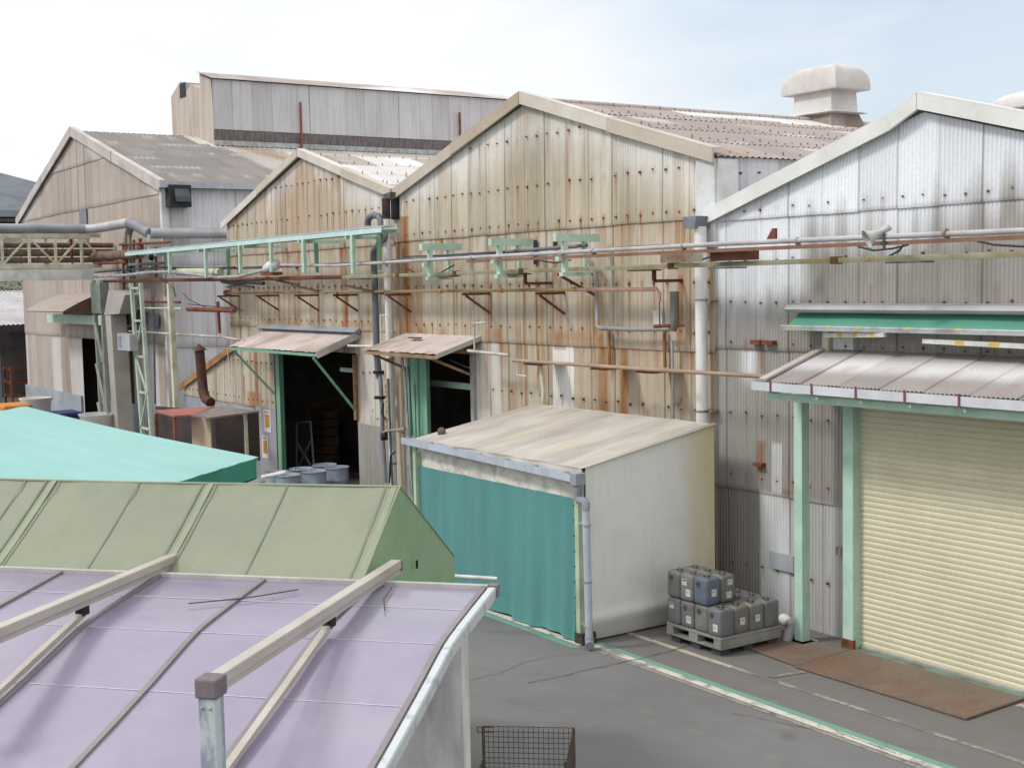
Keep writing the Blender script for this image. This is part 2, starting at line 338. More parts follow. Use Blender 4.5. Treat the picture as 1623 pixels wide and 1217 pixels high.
# ================================================================== ground
def ground_mat():
    m, t, b = base_mat('asphalt', .92, 0, .2)
    z = node_noise(t, .35, 6); z2 = node_noise(t, 60, 4, rough=.8); z3 = node_noise(t, 2.2, 6)
    c = mixc(t, ramp(t, z.outputs['Fac'], .35, .7), lin('7c7b7b'), lin('6e6c6b'))
    g = t.nodes.new('ShaderNodeNewGeometry'); sp = t.nodes.new('ShaderNodeSeparateXYZ'); t.links.new(g.outputs['Position'], sp.inputs[0])
    c = mixc(t, ramp(t, sp.outputs[1], 11.02, 11.08, 0, .75), c, lin('75706c'))
    c = mixc(t, ramp(t, z3.outputs['Fac'], .55, .75, 0, .5), c, lin('878480'))
    zo = node_noise(t, 1.3, 3, (1, 1, 1), .4); c = mixc(t, ramp(t, zo.outputs['Fac'], .68, .74, 0, .35), c, lin('4c4a49'))
    zw = node_noise(t, .5, 7, (.35, 3, 1), .7); c = mixc(t, ramp(t, zw.outputs['Fac'], .55, .75, 0, .35), c, lin('8c8885'))
    zs = node_noise(t, .8, 8, (1, 1.6, 1), .7); c = mixc(t, ramp(t, zs.outputs['Fac'], .56, .72, 0, .4), c, lin('5e5b5a'))
    c = mixc(t, ramp(t, z2.outputs['Fac'], .3, .7, 0, .4), c, lin('565452'))
    t.links.new(c, b.inputs['Base Color']); bump(t, b, z2.outputs['Fac'], .35, .006); return m
b = MB(); b.add([(-400, -300, 0), (300, -300, 0), (300, 400, 0), (-400, 400, 0)], [(0, 1, 2, 3)])
b.build('ground', ground_mat(), kind='structure')
def sheet_(name, pts, z, m, kind='structure'):
    b = MB(); b.add([(p[0], p[1], z) for p in pts], [tuple(range(len(pts)))]); return b.build(name, m, kind=kind)
def worn(name, col, under='6a6663', amt=.55, sc=3.0):
    m, t, b = base_mat(name, .9); z = node_noise(t, sc, 8, rough=.75); z2 = node_noise(t, 40, 3)
    c = mixc(t, ramp(t, z.outputs['Fac'], amt, amt+.1), lin(col), lin(under)); c = mixc(t, ramp(t, z2.outputs['Fac'], .45, .75, 0, .4), c, lin(under))
    t.links.new(c, b.inputs['Base Color']); return m
WL = worn('worn white line', 'c6c1b6', '847f77', .49, 2.8); GL = worn('worn green line', '6c9484', '6a7a70', .55, 1.5); DL = worn('faded white line', '9a948b', '706b67', .42, 1.8)
DW = worn('old white line', 'b4ab9a', '776e64', .52, 2.5)
sheet_('painted_line', [(-14.66, 10.91), (6, 10.91), (6, 11.03), (-14.66, 11.03)], .008, WL)
sheet_('painted_line', [(-14.66, 11.034), (6, 11.034), (6, 11.155), (-14.66, 11.155)], .004, GL)
sheet_('painted_line', [(-24, 10.80), (-14.68, 10.80), (-14.68, 10.93), (-24, 10.93)], .008, WL)
sheet_('painted_line', [(-24, 10.66), (-14.68, 10.66), (-14.55, 10.74), (-14.68, 10.796), (-24, 10.796)], .004, GL)
sheet_('gutter_strip', [(-14.6, 10.83), (6, 10.83), (6, 10.905), (-14.6, 10.905)], .004, worn('gutter concrete', '8f8b82', '6a6663', .5, 4))
sheet_('painted_line', [(-15.0, 11.74), (-12.62, 11.74), (-12.62, 11.84), (-15.0, 11.84)], .004, DW)
sheet_('painted_line', [(-12.6, 11.76), (-6, 11.80), (-6, 11.88), (-12.6, 11.84)], .004, DL)
sheet_('painted_line', [(-12.05, 11.86), (-11.95, 11.86), (-11.85, 12.4), (-11.95, 12.4)], .008, DL)
sheet_('painted_line', [(-9.45, 13.35), (-6, 13.35), (-6, 13.47), (-9.45, 13.47)], .004, DW)
CR = mat('crack', '474443', '555250', 9, rough=.95)
def crack(pts, wd=.012, z=.012):
    P = [PZ(u, v, 0)[:2] for u, v in pts]; Q = []
    for a, c in zip(P[:-1], P[1:]):
        for k in range(6): p = a+(c-a)*k/6; Q.append(p+rng.normal(0, .012, 2))
    Q.append(P[-1]); top, bot = [], []
    for i, p in enumerate(Q):
        d = Q[min(i+1, len(Q)-1)]-Q[max(i-1, 0)]; d /= np.linalg.norm(d); nn = np.array([-d[1], d[0]]); ww = wd*(.5+rng.random())/2
        top.append((*(p+nn*ww), z)); bot.append((*(p-nn*ww), z))
    b = MB(); n = len(Q); b.add(top+bot, [(i, i+1, n+i+1, n+i) for i in range(n-1)]); b.build('road_crack', CR, kind='structure')
crack([(835, 1083), (890, 1072), (960, 1056), (1020, 1043), (1075, 1028), (1130, 1010)], .013)
crack([(730, 1081), (790, 1068), (830, 1050), (880, 1040), (930, 1035)], .007)
crack([(1160, 1130), (1260, 1150), (1340, 1165), (1420, 1195)], .008)
crack([(1240, 1035), (1290, 1050), (1380, 1065), (1440, 1085)], .008)
def plate_mat():
    m, t, b = base_mat('rusty steel plate', .85); z = node_noise(t, 1.1, 8, (1, .45, 1), .72); z2 = node_noise(t, 3.2, 7, (1, .6, 1), .7); z3 = node_noise(t, .7, 4); z4 = node_noise(t, 26, 4)
    c = mixc(t, ramp(t, z.outputs['Fac'], .38, .62), lin('7c6c5e'), lin('6b5a50')); c = mixc(t, ramp(t, z2.outputs['Fac'], .5, .66, 0, .8), c, lin('7a5a48'))
    g = t.nodes.new('ShaderNodeNewGeometry'); sp = t.nodes.new('ShaderNodeSeparateXYZ'); t.links.new(g.outputs['Position'], sp.inputs[0])
    c = mixc(t, ramp(t, sp.outputs[1], 13.0, 13.7, 0, .45), c, lin('7a7c70')); c = mixc(t, ramp(t, z3.outputs['Fac'], .5, .62, 0, .55), c, lin('806048')); c = mixc(t, ramp(t, z4.outputs['Fac'], .45, .7, 0, .4), c, lin('54463e'))
    t.links.new(c, b.inputs['Base Color']); bump(t, b, z2.outputs['Fac'], .3, .02); return m
pm = plate_mat()
b = MB()
b.hexa([(-12.1, 12.42, .012), (-9.45, 12.45, .012), (-9.5, 13.62, .012), (-12.2, 13.62, .012), (-12.1, 12.42, .02), (-9.45, 12.45, .035), (-9.5, 13.62, .035), (-12.2, 13.62, .02)])
b.hexa([(-13.2, 12.55, .012), (-12.11, 12.45, .012), (-12.21, 13.6, .012), (-13.3, 13.5, .012), (-13.2, 12.55, .02), (-12.11, 12.45, .02), (-12.21, 13.6, .02), (-13.3, 13.5, .02)])
b.build('steel_plate', pm, label='long rusty steel plate lying on the ground before the cream shutter', cat='steel plate')
gsill = mat('green floor paint', '74917f', '6c6258', 3, rough=.85)
sheet_('door_sill', [(-12.2, 13.63), (-7, 13.63), (-7, 13.8), (-12.2, 13.8)], .008, gsill)
sheet_('silt_strip', [(-15.2, 13.3), (-13.3, 13.35), (-13.3, 13.546), (-15.2, 13.546)], .004, worn('silt', '6a625a', '736b65', .5, 5))
sheet_('footing_strip', [(-15.2, 13.55), (-13.3, 13.55), (-13.3, 13.98), (-15.2, 13.98)], .008, mat('dirt strip', '5c544c', '6e655c', 5, rough=.95))

# ================================================================== shared cladding looks
mA = sheet_mat('beige sheet', 'cbc1b2', 'aca08c', 'dddcda', 'a0662f', dark='756c62')
mB = sheet_mat('tan sheet', 'ccc3b3', 'a69a86', 'dedcd8', 'a0682f', dark='756c62')
mC = sheet_mat('grey sheet', 'a3a09b', '8f8a84', 'e6e9ee', '946038', dark='706c68')
mD = sheet_mat('far sheet', 'b9aea6', 'a2978e', 'd6d4d4', 'a08060')
mR = sheet_mat('roof sheet', 'aaa09c', '968c87', 'dcdad9', 'a58a7c', dark='968c88', streak=(.4, 3, .4))
mRD = sheet_mat('far roof sheet', '9c9794', '827c79', 'd4d0c4', 'a89080', dark='6e6a68', streak=(.4, 3, .4))
TRIMB = mat('tan trim', 'c2b8ac', 'b0a494', .8, rough=.7, lo=.35)
TRIMB2 = mat('pale trim', 'd0cac2', 'beb4a8', .8, rough=.7); TRIMB3 = mat('brown trim', 'b6a999', 'a69785', .8, rough=.7)
TRIMC = mat('white trim', 'dededc', 'cccac6', 1, rough=.6)
TRIMD = mat('grey trim', 'bdb6b0', 'aaa29c', 1.2, rough=.7)
HOLE_A = (-32.16, -27.56, -1, 3.52); HOLE_B = (-25.02, -22.38, -1, 3.74); HOLE_C = (-12.33, -2, -1, 3.5); HOLE_D = (-50.3, -48.2, -1, 3.42)
def rust_col(X, Z, lst):
    r = np.zeros_like(X)
    for x, z1, z0, wd, st in lst:
        wob = .03*(vnoise(Z*2.5, X*0+x, 5)-.5); f = np.exp(-(np.abs(X-x+wob)/wd)**4)*sstep(z0-.15, z0+.25, Z)*(Z < z1)
        r = np.maximum(r, np.minimum(st*f*(.6+.65*fbm(X*14, Z*1.2, 33)), 1))
    return r

# ================================================================== building B (big gable)
gx = lambda xs: np.where(xs < -20.45, 7.12+(xs+25.3)*(8.42-7.12)/4.85, 8.42+(xs+20.45)*(6.95-8.42)/5.19)
bB = thing('factory_building', (-20.3, 14, 0), 'large tan corrugated gable hall with rust streaks behind the white storage tent', 'building')
def paintB(X, Z, lo, hi, b):
    n1 = fbm(X*3.5, Z*.35, 11); n2 = fbm(X*.5, Z*.6, 12)
    t = gx(X)-Z
    d = .15+.55*n2+.5*sstep(.45, .8, n1)-.2; d = d*(1 if b else .9)
    d += .5*np.exp(-np.abs(Z-lo-.02)/.12)*(b > 0)*fbm(X*3, Z*0, 13)
    r = .75*sstep(.56, .82, fbm(X*5, Z*.22, 14))*(.45+.55*np.exp(-(hi-Z)/1.4))*(.6 if b < 1 else .55 if b > 2 else 1.)
    r += .45*np.exp(-(hi-Z)/.35)*sstep(.4, .7, fbm(X*7, Z*.3, 19))*(b < 3)
    r += .5*np.exp(-((Z-4.12)/.14)**2)*sstep(.4, .7, fbm(X*2, Z, 16))*(X < -16)
    r = np.maximum(r, rust_col(X, Z, [(-18.16, 3.98, 0, .17, .85), (-17.58, 3.98, 0, .13, .85), (-17.0, 3.0, 1.5, .1, .4), (-21.0, 3.2, 1.5, .2, .4), (-15.7, 3.9, 2, .12, .4), (-18.8, 3.9, 2.2, .06, .35), (-17.35, 3.9, 2.6, .2, .15), (-25.1, 6.6, 2.4, .2, .95), (-24.8, 5.6, 3.2, .12, .5),
        (-21.72, 5.1, 4.2, .06, .8), (-21.45, 6, 3.4, .05, .35), (-20.55, 5.2, 2.2, .05, .75), (-20.15, 5.2, 3.2, .04, .9), (-19.95, 4.9, 2, .08, .45), (-19.62, 5.3, 4, .03, .8), (-19.55, 3.95, 2.6, .03, .3), (-20.6, 2.8, 1.5, .1, .6), (-19.9, 2.9, 2, .1, .6),
        (-18.35, 5.3, 4.05, .09, .85), (-18.12, 5.0, 4.1, .05, .5), (-18.55, 4.9, 4.0, .08, .4), (-16.1, 5.2, 4.0, .1, .75), (-16.35, 4.0, 3.4, .06, .8), (-16.35, 4.2, 2.6, .03, .4), (-15.75, 4.1, 2.2, .05, .3), (-17.9, 4.0, 3.4, .05, .8),
        (-20.9, 8.2, 6.2, .04, .3), (-22.4, 7.8, 6.3, .04, .35), (-19.1, 7.9, 6.1, .05, .4), (-23.0, 7.4, 6.2, .12, .15), (-20.12, 5.98, 5.2, .06, .5), (-19.55, 5.9, 5.1, .08, .85)]))
    cl = .85*sstep(1.2, .15, t)*(b >= 3)*sstep(.25, .65, fbm(X*.9, Z*.9, 15)+.1)
    cl = np.maximum(cl, .95*((X > -19.68) & (X < -19.03) & (Z < 3.96))); cl = np.maximum(cl, .6*((X > -22.3) & (X < -21.4) & (Z < 3.96)))
    cl = np.maximum(cl, .55*sstep(.6, .75, fbm(X*1.6, Z*.2, 18))*(np.abs(Z-5.85) < .2)); cl = np.maximum(cl, .8*np.exp(-((X+15.5)/.25)**2)*(Z > 6.1))
    keep = 1-.95*((X > -19.68) & (X < -19.03) & (Z < 3.9)); return r*keep, d*keep, cl
bz = [(7.8, .85), (6.9, .9), (6.2, 1.0), (5.07, 1.15), (4.28, 1.15), (3.04, .9), (2.1, .7)]
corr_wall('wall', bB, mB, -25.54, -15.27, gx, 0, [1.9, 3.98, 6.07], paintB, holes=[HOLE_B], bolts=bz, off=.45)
bolt_rows(bB, -25.54, -15.27, gx, [z for z, _ in bz], .66, .45, [HOLE_B])
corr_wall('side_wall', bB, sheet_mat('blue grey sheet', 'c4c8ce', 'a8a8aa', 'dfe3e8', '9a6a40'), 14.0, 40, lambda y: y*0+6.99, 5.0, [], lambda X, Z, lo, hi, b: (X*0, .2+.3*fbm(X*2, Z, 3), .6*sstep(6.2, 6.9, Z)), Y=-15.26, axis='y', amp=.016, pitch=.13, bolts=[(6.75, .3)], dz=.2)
bolt_rows(bB, 14.0, 25, lambda y: y*0+7.5, [6.75], .78, .0, Y=-15.26, axis='y')
MB().box(-15.64, 13.93, 5.6, -15.225, 13.975, 6.96).box(-15.23, 13.976, 5.6, -15.19, 14.40, 6.955).build('corner_flashing', mat('pale flashing', 'd2d4d6', 'bcbab6', 2, rough=.6), bB)
rp = lambda Y, s, k, sid: (.25*sstep(.5, .8, fbm(Y*1, s*.4, 41)), .35+.4*fbm(Y*.6, s*.5, 42), .7*(vnoise(Y*.7, s*.8+k*7, 43) > .86)+.35*np.exp(-s/.12)*0)
def roofB(Y, s, k, sid):
    r, d, cl = rp(Y, s, k, sid); cl = np.maximum(cl*.6, .95*((Y > 19.8) & (s > 4.55))); cl = np.maximum(cl, .9*((Y > 17.5) & (Y < 21) & (s > 4.9))); return r+.12, d, cl
roof('roof', bB, mR, (-15.16, 6.98), (-20.45, 8.50), 13.9, 42, roofB, courses=4)
roof('roof', bB, mR, (-25.36, 7.16), (-20.45, 8.50), 13.9, 42, rp, courses=3, ds=.6)
hooks(bB, (-15.16, 6.98), (-20.45, 8.50), 13.9, 30, (.06, .27, .31, .52, .56, .77, .81, .99))
rake(bB, [(-25.42, 7.2), (-20.45, 8.62), (-15.2, 7.1)], 14, .21, .12, [TRIMB, TRIMB3, TRIMB2])
MB().tube([(-20.45, 14.1, 8.51), (-20.45, 42, 8.51)], .06, 8).build('ridge_cap', mR, bB)
# dark interior of building B door
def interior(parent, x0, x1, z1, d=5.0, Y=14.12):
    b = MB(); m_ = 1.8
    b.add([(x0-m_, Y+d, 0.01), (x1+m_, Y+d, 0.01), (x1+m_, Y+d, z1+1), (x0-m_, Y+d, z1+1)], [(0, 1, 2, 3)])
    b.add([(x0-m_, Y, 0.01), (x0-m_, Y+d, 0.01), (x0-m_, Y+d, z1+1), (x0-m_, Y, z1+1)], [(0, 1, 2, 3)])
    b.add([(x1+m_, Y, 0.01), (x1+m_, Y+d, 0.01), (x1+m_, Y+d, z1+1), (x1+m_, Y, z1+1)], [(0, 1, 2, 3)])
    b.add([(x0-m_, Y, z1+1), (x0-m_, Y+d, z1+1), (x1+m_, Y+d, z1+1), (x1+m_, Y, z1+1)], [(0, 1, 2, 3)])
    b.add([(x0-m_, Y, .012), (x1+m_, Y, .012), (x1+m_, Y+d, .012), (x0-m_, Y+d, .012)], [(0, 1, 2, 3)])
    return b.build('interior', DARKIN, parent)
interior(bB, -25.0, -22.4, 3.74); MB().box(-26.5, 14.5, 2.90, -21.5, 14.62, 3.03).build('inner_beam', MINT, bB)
MB().box(-24.2, 15.0, 0, -22.6, 15.7, 1.3).box(-23.9, 15.1, 1.31, -23.0, 15.6, 1.9).build('stored_goods', mat('goods brown', '6a5244', '584436', 2), bB); MB().tube([(-24.2, 14.5, 3.5), (-23.4, 14.5, 3.36), (-22.5, 14.5, 3.5)], .012, 6).build('loose_cable', GALV, bB)
# door frame and sliding leaf
PPO = mat('pale post', 'a3a3a2', '8a8884', 2, rough=.7); MB().box(-25.06, 13.86, 0, -24.94, 14.06, 3.74).build('door_jamb', PPO, bB); MB().box(-22.42, 13.9, 0, -22.30, 14.06, 3.74).build('door_jamb', PPO, bB)
b = MB().box(-24.93, 13.9, 0.05, -24.12, 13.95, 3.7)
for x in (-24.93, -24.55, -24.17): b.box(x, 13.865, 0.05, x+.05, 13.898, 3.7)
dl = b.build('sliding_door', MINTD, bB, 'green painted sliding door leaf')
MB().box(-24.62, 13.855, 1.4, -24.60, 13.864, 3.0).build('door_slot', BLACK, dl)
MB().box(-25.0, 13.8, 3.72, -22.2, 13.9, 3.82).build('door_rail', mat('rusty beam', '8a6a50', 'a08a70', 3, rough=.85), bB)
# holes in the cladding of B
MB().lathe((-20.11, 13.955, 5.72), [(.0, -.004), (.07, 0)], 12, axis=(0, -1, 0)).box(-20.17, 13.945, 5.45, -20.05, 13.953, 5.9).build('cladding_hole', BLACK, bB)
MB().box(-19.53, 13.945, 5.72, -19.45, 13.953, 5.98).build('cladding_hole', BLACK, bB)
MB().box(-16.72, 13.93, 4.36, -16.50, 13.965, 4.62).build('repair_patch', mat('pale patch', 'c9c9c4', 'b0ada5', 4), bB)

# roof vents of B
VENT = mat('vent sheet', 'd2d0ce', 'bdb8b3', 1.0, rough=.6); VENTB = mat('vent base', '7d7068', 'a39a90', 1, rough=.8)
def roof_vent(parent, cx, cy, zb, sx=.56, sy=.41, hx=.80, hy=.54, k=1.0):
    b = MB()
    def fr(x0, y0, z0, x1, y1, z1): b.hexa([(cx-x0, cy-y0, z0), (cx+x0, cy-y0, z0), (cx+x0, cy+y0, z0), (cx-x0, cy+y0, z0), (cx-x1, cy-y1, z1), (cx+x1, cy-y1, z1), (cx+x1, cy+y1, z1), (cx-x1, cy+y1, z1)])
    fr(sx, sy, zb+.34*k, sx*.95, sy*.95, zb+.82*k); v = b.build('roof_vent', VENT, parent)
    b = MB(); fr(sx+.02, sy+.02, zb+.28*k, sx+.16, sy+.16, zb+.30*k); fr(sx+.16, sy+.16, zb+.302*k, sx+.05, sy+.05, zb+.34*k); b.build('collar', VENT, v)
    b = MB(); fr(sx+.25, sy+.3, zb-.35, sx+.02, sy+.02, zb+.28*k); b.build('vent_base', VENTB, v)
    b = MB(); nu, nv = 24, 8; h = .50*k
    # loaf hood: steep near faces, quarter-round far shoulders, open underside
    def pf(t, ra, rb):
        if t < ra: return math.sqrt(max(0., 1-((ra-t)/ra)**2))
        if t > 1-rb: return math.sqrt(max(0., 1-((t-1+rb)/rb)**2))
        return 1.
    z0 = zb+.80*k
    def fn(u, w):
        uu = .5-.5*c_(u*math.pi); ww = .5-.5*c_(w*math.pi)
        return (cx-hx+2*hx*uu, cy-hy+2*hy*ww, z0+h*min(.22+.78*pf(uu, .42, .10), .22+.78*pf(ww, .08, .42)))
    b.grid(fn, 26, 26)
    for side in range(4):
        def sk(u, w, side=side): p = fn(u, 0) if side == 0 else fn(1, u) if side == 1 else fn(1-u, 1) if side == 2 else fn(0, 1-u); return (p[0], p[1], z0+(p[2]-z0)*w)
        b.grid(sk, 26, 1, smooth=False)
    b.box(cx-hx+.004, cy-hy+.004, z0-.02, cx+hx-.004, cy+hy-.004, z0); b.build('hood', VENT, v)
roof_vent(bB, -20.45, 21.98, 8.33); 
roof_vent(bB, -20.45, 31.2, 8.72, .9, .9, 1.5, 1.5, .8)

# ================================================================== building A (small gable with lean-to)
def gA(xs):
    g = np.where(xs < -30.25, 6.92+(xs+35.31)*(8.30-6.92)/5.06, 8.30+(xs+30.25)*(7.05-8.30)/4.75)
    return np.where(xs < -35.31, 2.1+(xs+39.3)*(3.36-2.1)/3.99, g)
bA = thing('factory_building', (-31, 14, 0), 'smaller beige corrugated gable hall with a wide dark doorway and slanting lean-to', 'building')
def paintA(X, Z, lo, hi, b):
    n1 = fbm(X*3.5, Z*.35, 51); n2 = fbm(X*.5, Z*.6, 52); t = gA(X)-Z
    d = .05+.5*n2+.5*sstep(.45, .8, n1)-.1+.5*np.exp(-np.abs(Z-lo-.02)/.12)*(b > 0)*fbm(X*3, Z*0, 53)
    r = .8*sstep(.54, .8, fbm(X*5, Z*.2, 54))*(.3+.7*np.exp(-(hi-Z)/1.3))*(.5 if b < 1 else .9)
    r += .45*np.exp(-(hi-Z)/.35)*sstep(.4, .7, fbm(X*7, Z*.3, 59))*(b < 3)
    r += .6*np.exp(-((Z-4.22)/.1)**2)*sstep(.35, .6, fbm(X*2, Z, 56))*(X > -33)
    r += .28*sstep(.35, 0, np.abs((Z-7.1)/1.6)-.5)*np.exp(-((X+30.4)/1.9)**2)
    r = np.maximum(r, rust_col(X, Z, [(-33.55, 3.4, 1.6, .14, .85), (-33.75, 2.3, 1.6, .45, .8), (-33.95, 3.4, 2.0, .05, .6), (-32.3, 3.6, 2.0, .08, .5), (-35.0, 4.5, 3.2, .05, .5), (-34.6, 5, 4.1, .05, .6), (-34.45, 2.7, 1.9, .07, .8), (-36.3, 2.7, 2, .05, .4),
        (-27.45, 3.7, 1.9, .06, .6), (-30.9, 5.2, 4.05, .07, .6), (-29.5, 5.2, 4.05, .07, .8), (-28.0, 4.9, 4.05, .12, .9), (-31.9, 5, 4.1, .05, .7), (-33, 5, 4.1, .06, .7), (-25.75, 5.8, 4.1, .05, .4), (-26.9, 4.7, 4.1, .06, .5)]))
    cl = .8*sstep(.9, .1, t)*(b >= 3)*sstep(.35, .6, fbm(X, Z, 55)); cl = np.maximum(cl, .5*sstep(.5, .7, fbm(X*1.2, Z*.3, 57))*(Z < 3.9)*(X > -27.6))
    low = (Z < 1.9) & (X > -39.3) & (X < -32.0); d = np.where(low, .1, d); cl = np.where(low, .5, cl); r = np.where(low & (Z < 1.6), 0, r)
    lowr = (Z < 1.9) & (X > -27.6); r = np.where(lowr, 0, r); return r, d, cl
az = [(7.68, 1.25), (6.85, 1.25), (5.12, 1.1), (4.3, .8), (3.12, .9), (2.1, .7)]
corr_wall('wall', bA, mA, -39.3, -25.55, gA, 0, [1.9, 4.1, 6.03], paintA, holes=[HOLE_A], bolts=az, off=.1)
bolt_rows(bA, -39.3, -25.55, gA, [z for z, _ in az], .66, .1, [HOLE_A])
MB().box(-33.6, 13.935, 0, -32.2, 13.975, 1.93).build('flat_panel', mat('grey panel', '9c9aa0', '8c8a8e', .9, rough=.7), bA)
MB().box(-39.25, 13.935, 0, -33.7, 13.965, 1.86).build('base_wall', mat('blue grey base', '9aa2aa', '878c92', 1.2, rough=.8), bA)
MB().box(-27.5, 13.94, 0, -25.9, 13.97, 1.92).build('flat_panel', mat('grey panel worn', '98958f', '86827c', 1.5, (5, 5, .5), rough=.8), bA)
def roofA(Y, s, k, sid):
    r, d, cl = rp(Y, s, k, sid); cl = np.maximum(.75*(vnoise(sid*1.7, k*5.1+s*0, 44) > .45), .4*sstep(.4, .7, fbm(Y*.5, s, 4))); return r+.1, d, cl
roof('roof', bA, mR, (-25.50, 7.08), (-30.25, 8.40), 13.9, 40, roofA, courses=4, lap=.005)
roof('roof', bA, mR, (-35.41, 6.92), (-30.25, 8.40), 13.9, 40, rp, courses=3, ds=.6)
roof('lean_to_roof', bA, mR, (-39.45, 2.12), (-35.31, 3.42), 13.9, 20, rp, courses=1, ds=.6)
hooks(bA, (-25.50, 7.08), (-30.25, 8.40), 13.9, 26, (.06, .27, .31, .52, .77, .99))
rake(bA, [(-35.5, 6.98), (-30.25, 8.50), (-25.5, 7.2)], 14, .17, .12, [TRIMB2, TRIMB])
rake(bA, [(-39.5, 2.2), (-34.9, 3.58)], 14, .17, .1, mat('orange rusty trim', 'a8794e', '8f7a62', 2, rough=.85, rust=.3, rustcol='8a4f2a'), name='lean_to_trim', lab='orange rusted sloping trim')
MB().box(-35.3, 14.1, 0, -35.2, 40, 6.9).build('side_wall', mat('plain sheet', 'a8a098', '989088', 1), bA)
MB().box(-39.3, 14.1, 0, -39.2, 20, 2.05).build('lean_to_wall', mat('plain sheet', 'a8a098'), bA)
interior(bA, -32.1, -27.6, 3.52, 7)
b = MB().box(-32.08, 13.9, 0, -31.85, 14.02, 3.5); b.build('door_jamb', MINTD, bA, 'green painted steel door jamb')
MB().box(-32.2, 13.92, 0, -32.09, 14.0, 3.5).build('gap_shade', BLACK, bA)  # flat black strip painted as the shade in the gap beside the jamb
MB().box(-27.62, 13.9, 2.0, -27.50, 14.02, 3.52).build('door_jamb', mat('rusty post', '8f7a5e', '6f5038', 3), bA)
MB().box(-29.5, 14.5, 3.02, -26.0, 14.6, 3.12).build('inner_beam', MINT, bA); MB().box(-28.3, 14.7, 2.9, -28.2, 14.8, 3.5).build('inner_post', MINT, bA)
b = MB()
for k in range(7): b.box(-34.6, 15.6+.02*k, .25*k, -33.0+.05*(k % 2), 16.1, .25*k+.22)
b.build('stored_timber', mat('stored wood', '5a4636', '46362a', 2), bA)
b = MB()
for k in range(5): b.box(-31+k*1.1, 18.6, 0, -30.2+k*1.1, 19.2, .8+.4*(k % 3))
b.build('stored_goods', mat('dim goods', '6a5a50', '584840', 2), bA)
# valley gutter between A and B
MB().prism([(-25.62, 13.75, 7.1), (-25.28, 13.75, 7.13), (-25.33, 13.75, 6.98), (-25.56, 13.75, 6.98)], (0, .5, 0)).build('valley_gutter', mat('dirty gutter', '6d6a66', '4a4642', 3), bA)
MB().box(-25.55, 13.9, 6.55, -25.3, 14.0, 7.0).build('valley_closure', BLACK, bA)

# ================================================================== building C (right gable with shutter)
gC = lambda xs: np.where(xs < -11.33, 6.05+(xs+15.4)*(7.2-6.05)/4.07, 7.2+(xs+11.33)*(6.05-7.2)/4.07)
bC = thing('factory_building', (-11.3, 14, 0), 'grey and white corrugated gable hall with the cream roller shutter', 'building')
def paintC(X, Z, lo, hi, b):
    n1 = fbm(X*3.5, Z*.3, 71); n2 = fbm(X*.55, Z*.5, 72)
    d = .15+.5*n2+.5*sstep(.5, .8, n1)-.1+.4*np.exp(-np.abs(Z-lo)/.08)*(b > 0)
    edge = 5.75+.3*(fbm(X*1.1, X*0, 73)-.5)*2+(X+13.5)*.06-.9*(X < -13.5)
    cl = .97*sstep(-.55, .45, Z-edge+.5*(vnoise(X*9, Z*.5, 74)-.5))
    cl = np.maximum(cl, .8*np.exp(-((X+14.55)/.18)**2)*sstep(3.4, 3.8, Z)*(Z < 4.03)); cl = np.maximum(cl, .85*sstep(4.75, 5.1, Z)*np.exp(-((X+13.9)/.55)**4))
    cl = np.maximum(cl, .75*((X > -12.95) & (X < -12.5) & (Z > 3.5) & (Z < 4.4)))
    cl = np.maximum(cl, .5*((X > -14.34) & (X < -13.6) & (Z < 1.93))); cl = np.maximum(cl, .3*((X > -13.6) & (Z < 1.93)))
    cl = np.maximum(cl, .45*((X > -14.08) & (X < -13.86) & (Z > 1.9) & (Z < 2.65)))
    dk = .9*((X < -14.34) & (Z < 1.93)); d = np.maximum(d, dk)
    r = .35*sstep(.62, .85, fbm(X*5, Z*.25, 75))*(Z < 5)
    r = np.maximum(r, rust_col(X, Z, [(-14.28, 4.2, 3.6, .07, .55), (-14.3, 2.65, 2.1, .09, .75), (-13.75, 2.0, 1.7, .12, .6), (-14.0, 5.6, 5.1, .05, .5), (-13.7, 3, 1.9, .02, .5)]))
    r *= (1-.5*cl); return r, np.clip(d-.8*cl, 0, 1), cl
cz = [(6.13, .5), (5.38, .5), (4.76, .5), (4.14, .6), (3.07, .6), (2.12, .6), (.75, .4)]
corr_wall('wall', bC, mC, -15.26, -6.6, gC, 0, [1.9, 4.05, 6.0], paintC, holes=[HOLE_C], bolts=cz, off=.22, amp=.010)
bolt_rows(bC, -15.26, -6.6, gC, [z for z, _ in cz], .66, .22, [HOLE_C], s=.015)
rC = lambda Y, s, k, sid: (.2+0*Y, .3+.3*fbm(Y, s, 8), .3+.3*fbm(Y*.5, s*.7, 9))
roof('roof', bC, mR, (-15.42, 6.10), (-11.33, 7.28), 13.9, 34, rC, courses=3)
roof('roof', bC, mR, (-7.2, 6.10), (-11.33, 7.28), 13.9, 34, rC, courses=3)
hooks(bC, (-7.2, 6.10), (-11.33, 7.28), 13.9, 24, (.5, .75, .99)); hooks(bC, (-15.42, 6.10), (-11.33, 7.28), 13.9, 20, (.97,))
rake(bC, [(-15.42, 6.16), (-11.75, 7.22), (-11.33, 7.42), (-6.6, 6.12)], 14, .20, .14, TRIMC, seg=4)
MB().prism([(-15.62, 13.62, 6.08), (-15.3, 13.62, 6.08), (-15.34, 13.62, 5.9), (-15.58, 13.62, 5.9)], (0, .36, 0)).build('gutter_box', mat('dark grey gutter', '7c8188', '686c72', 3), bC)
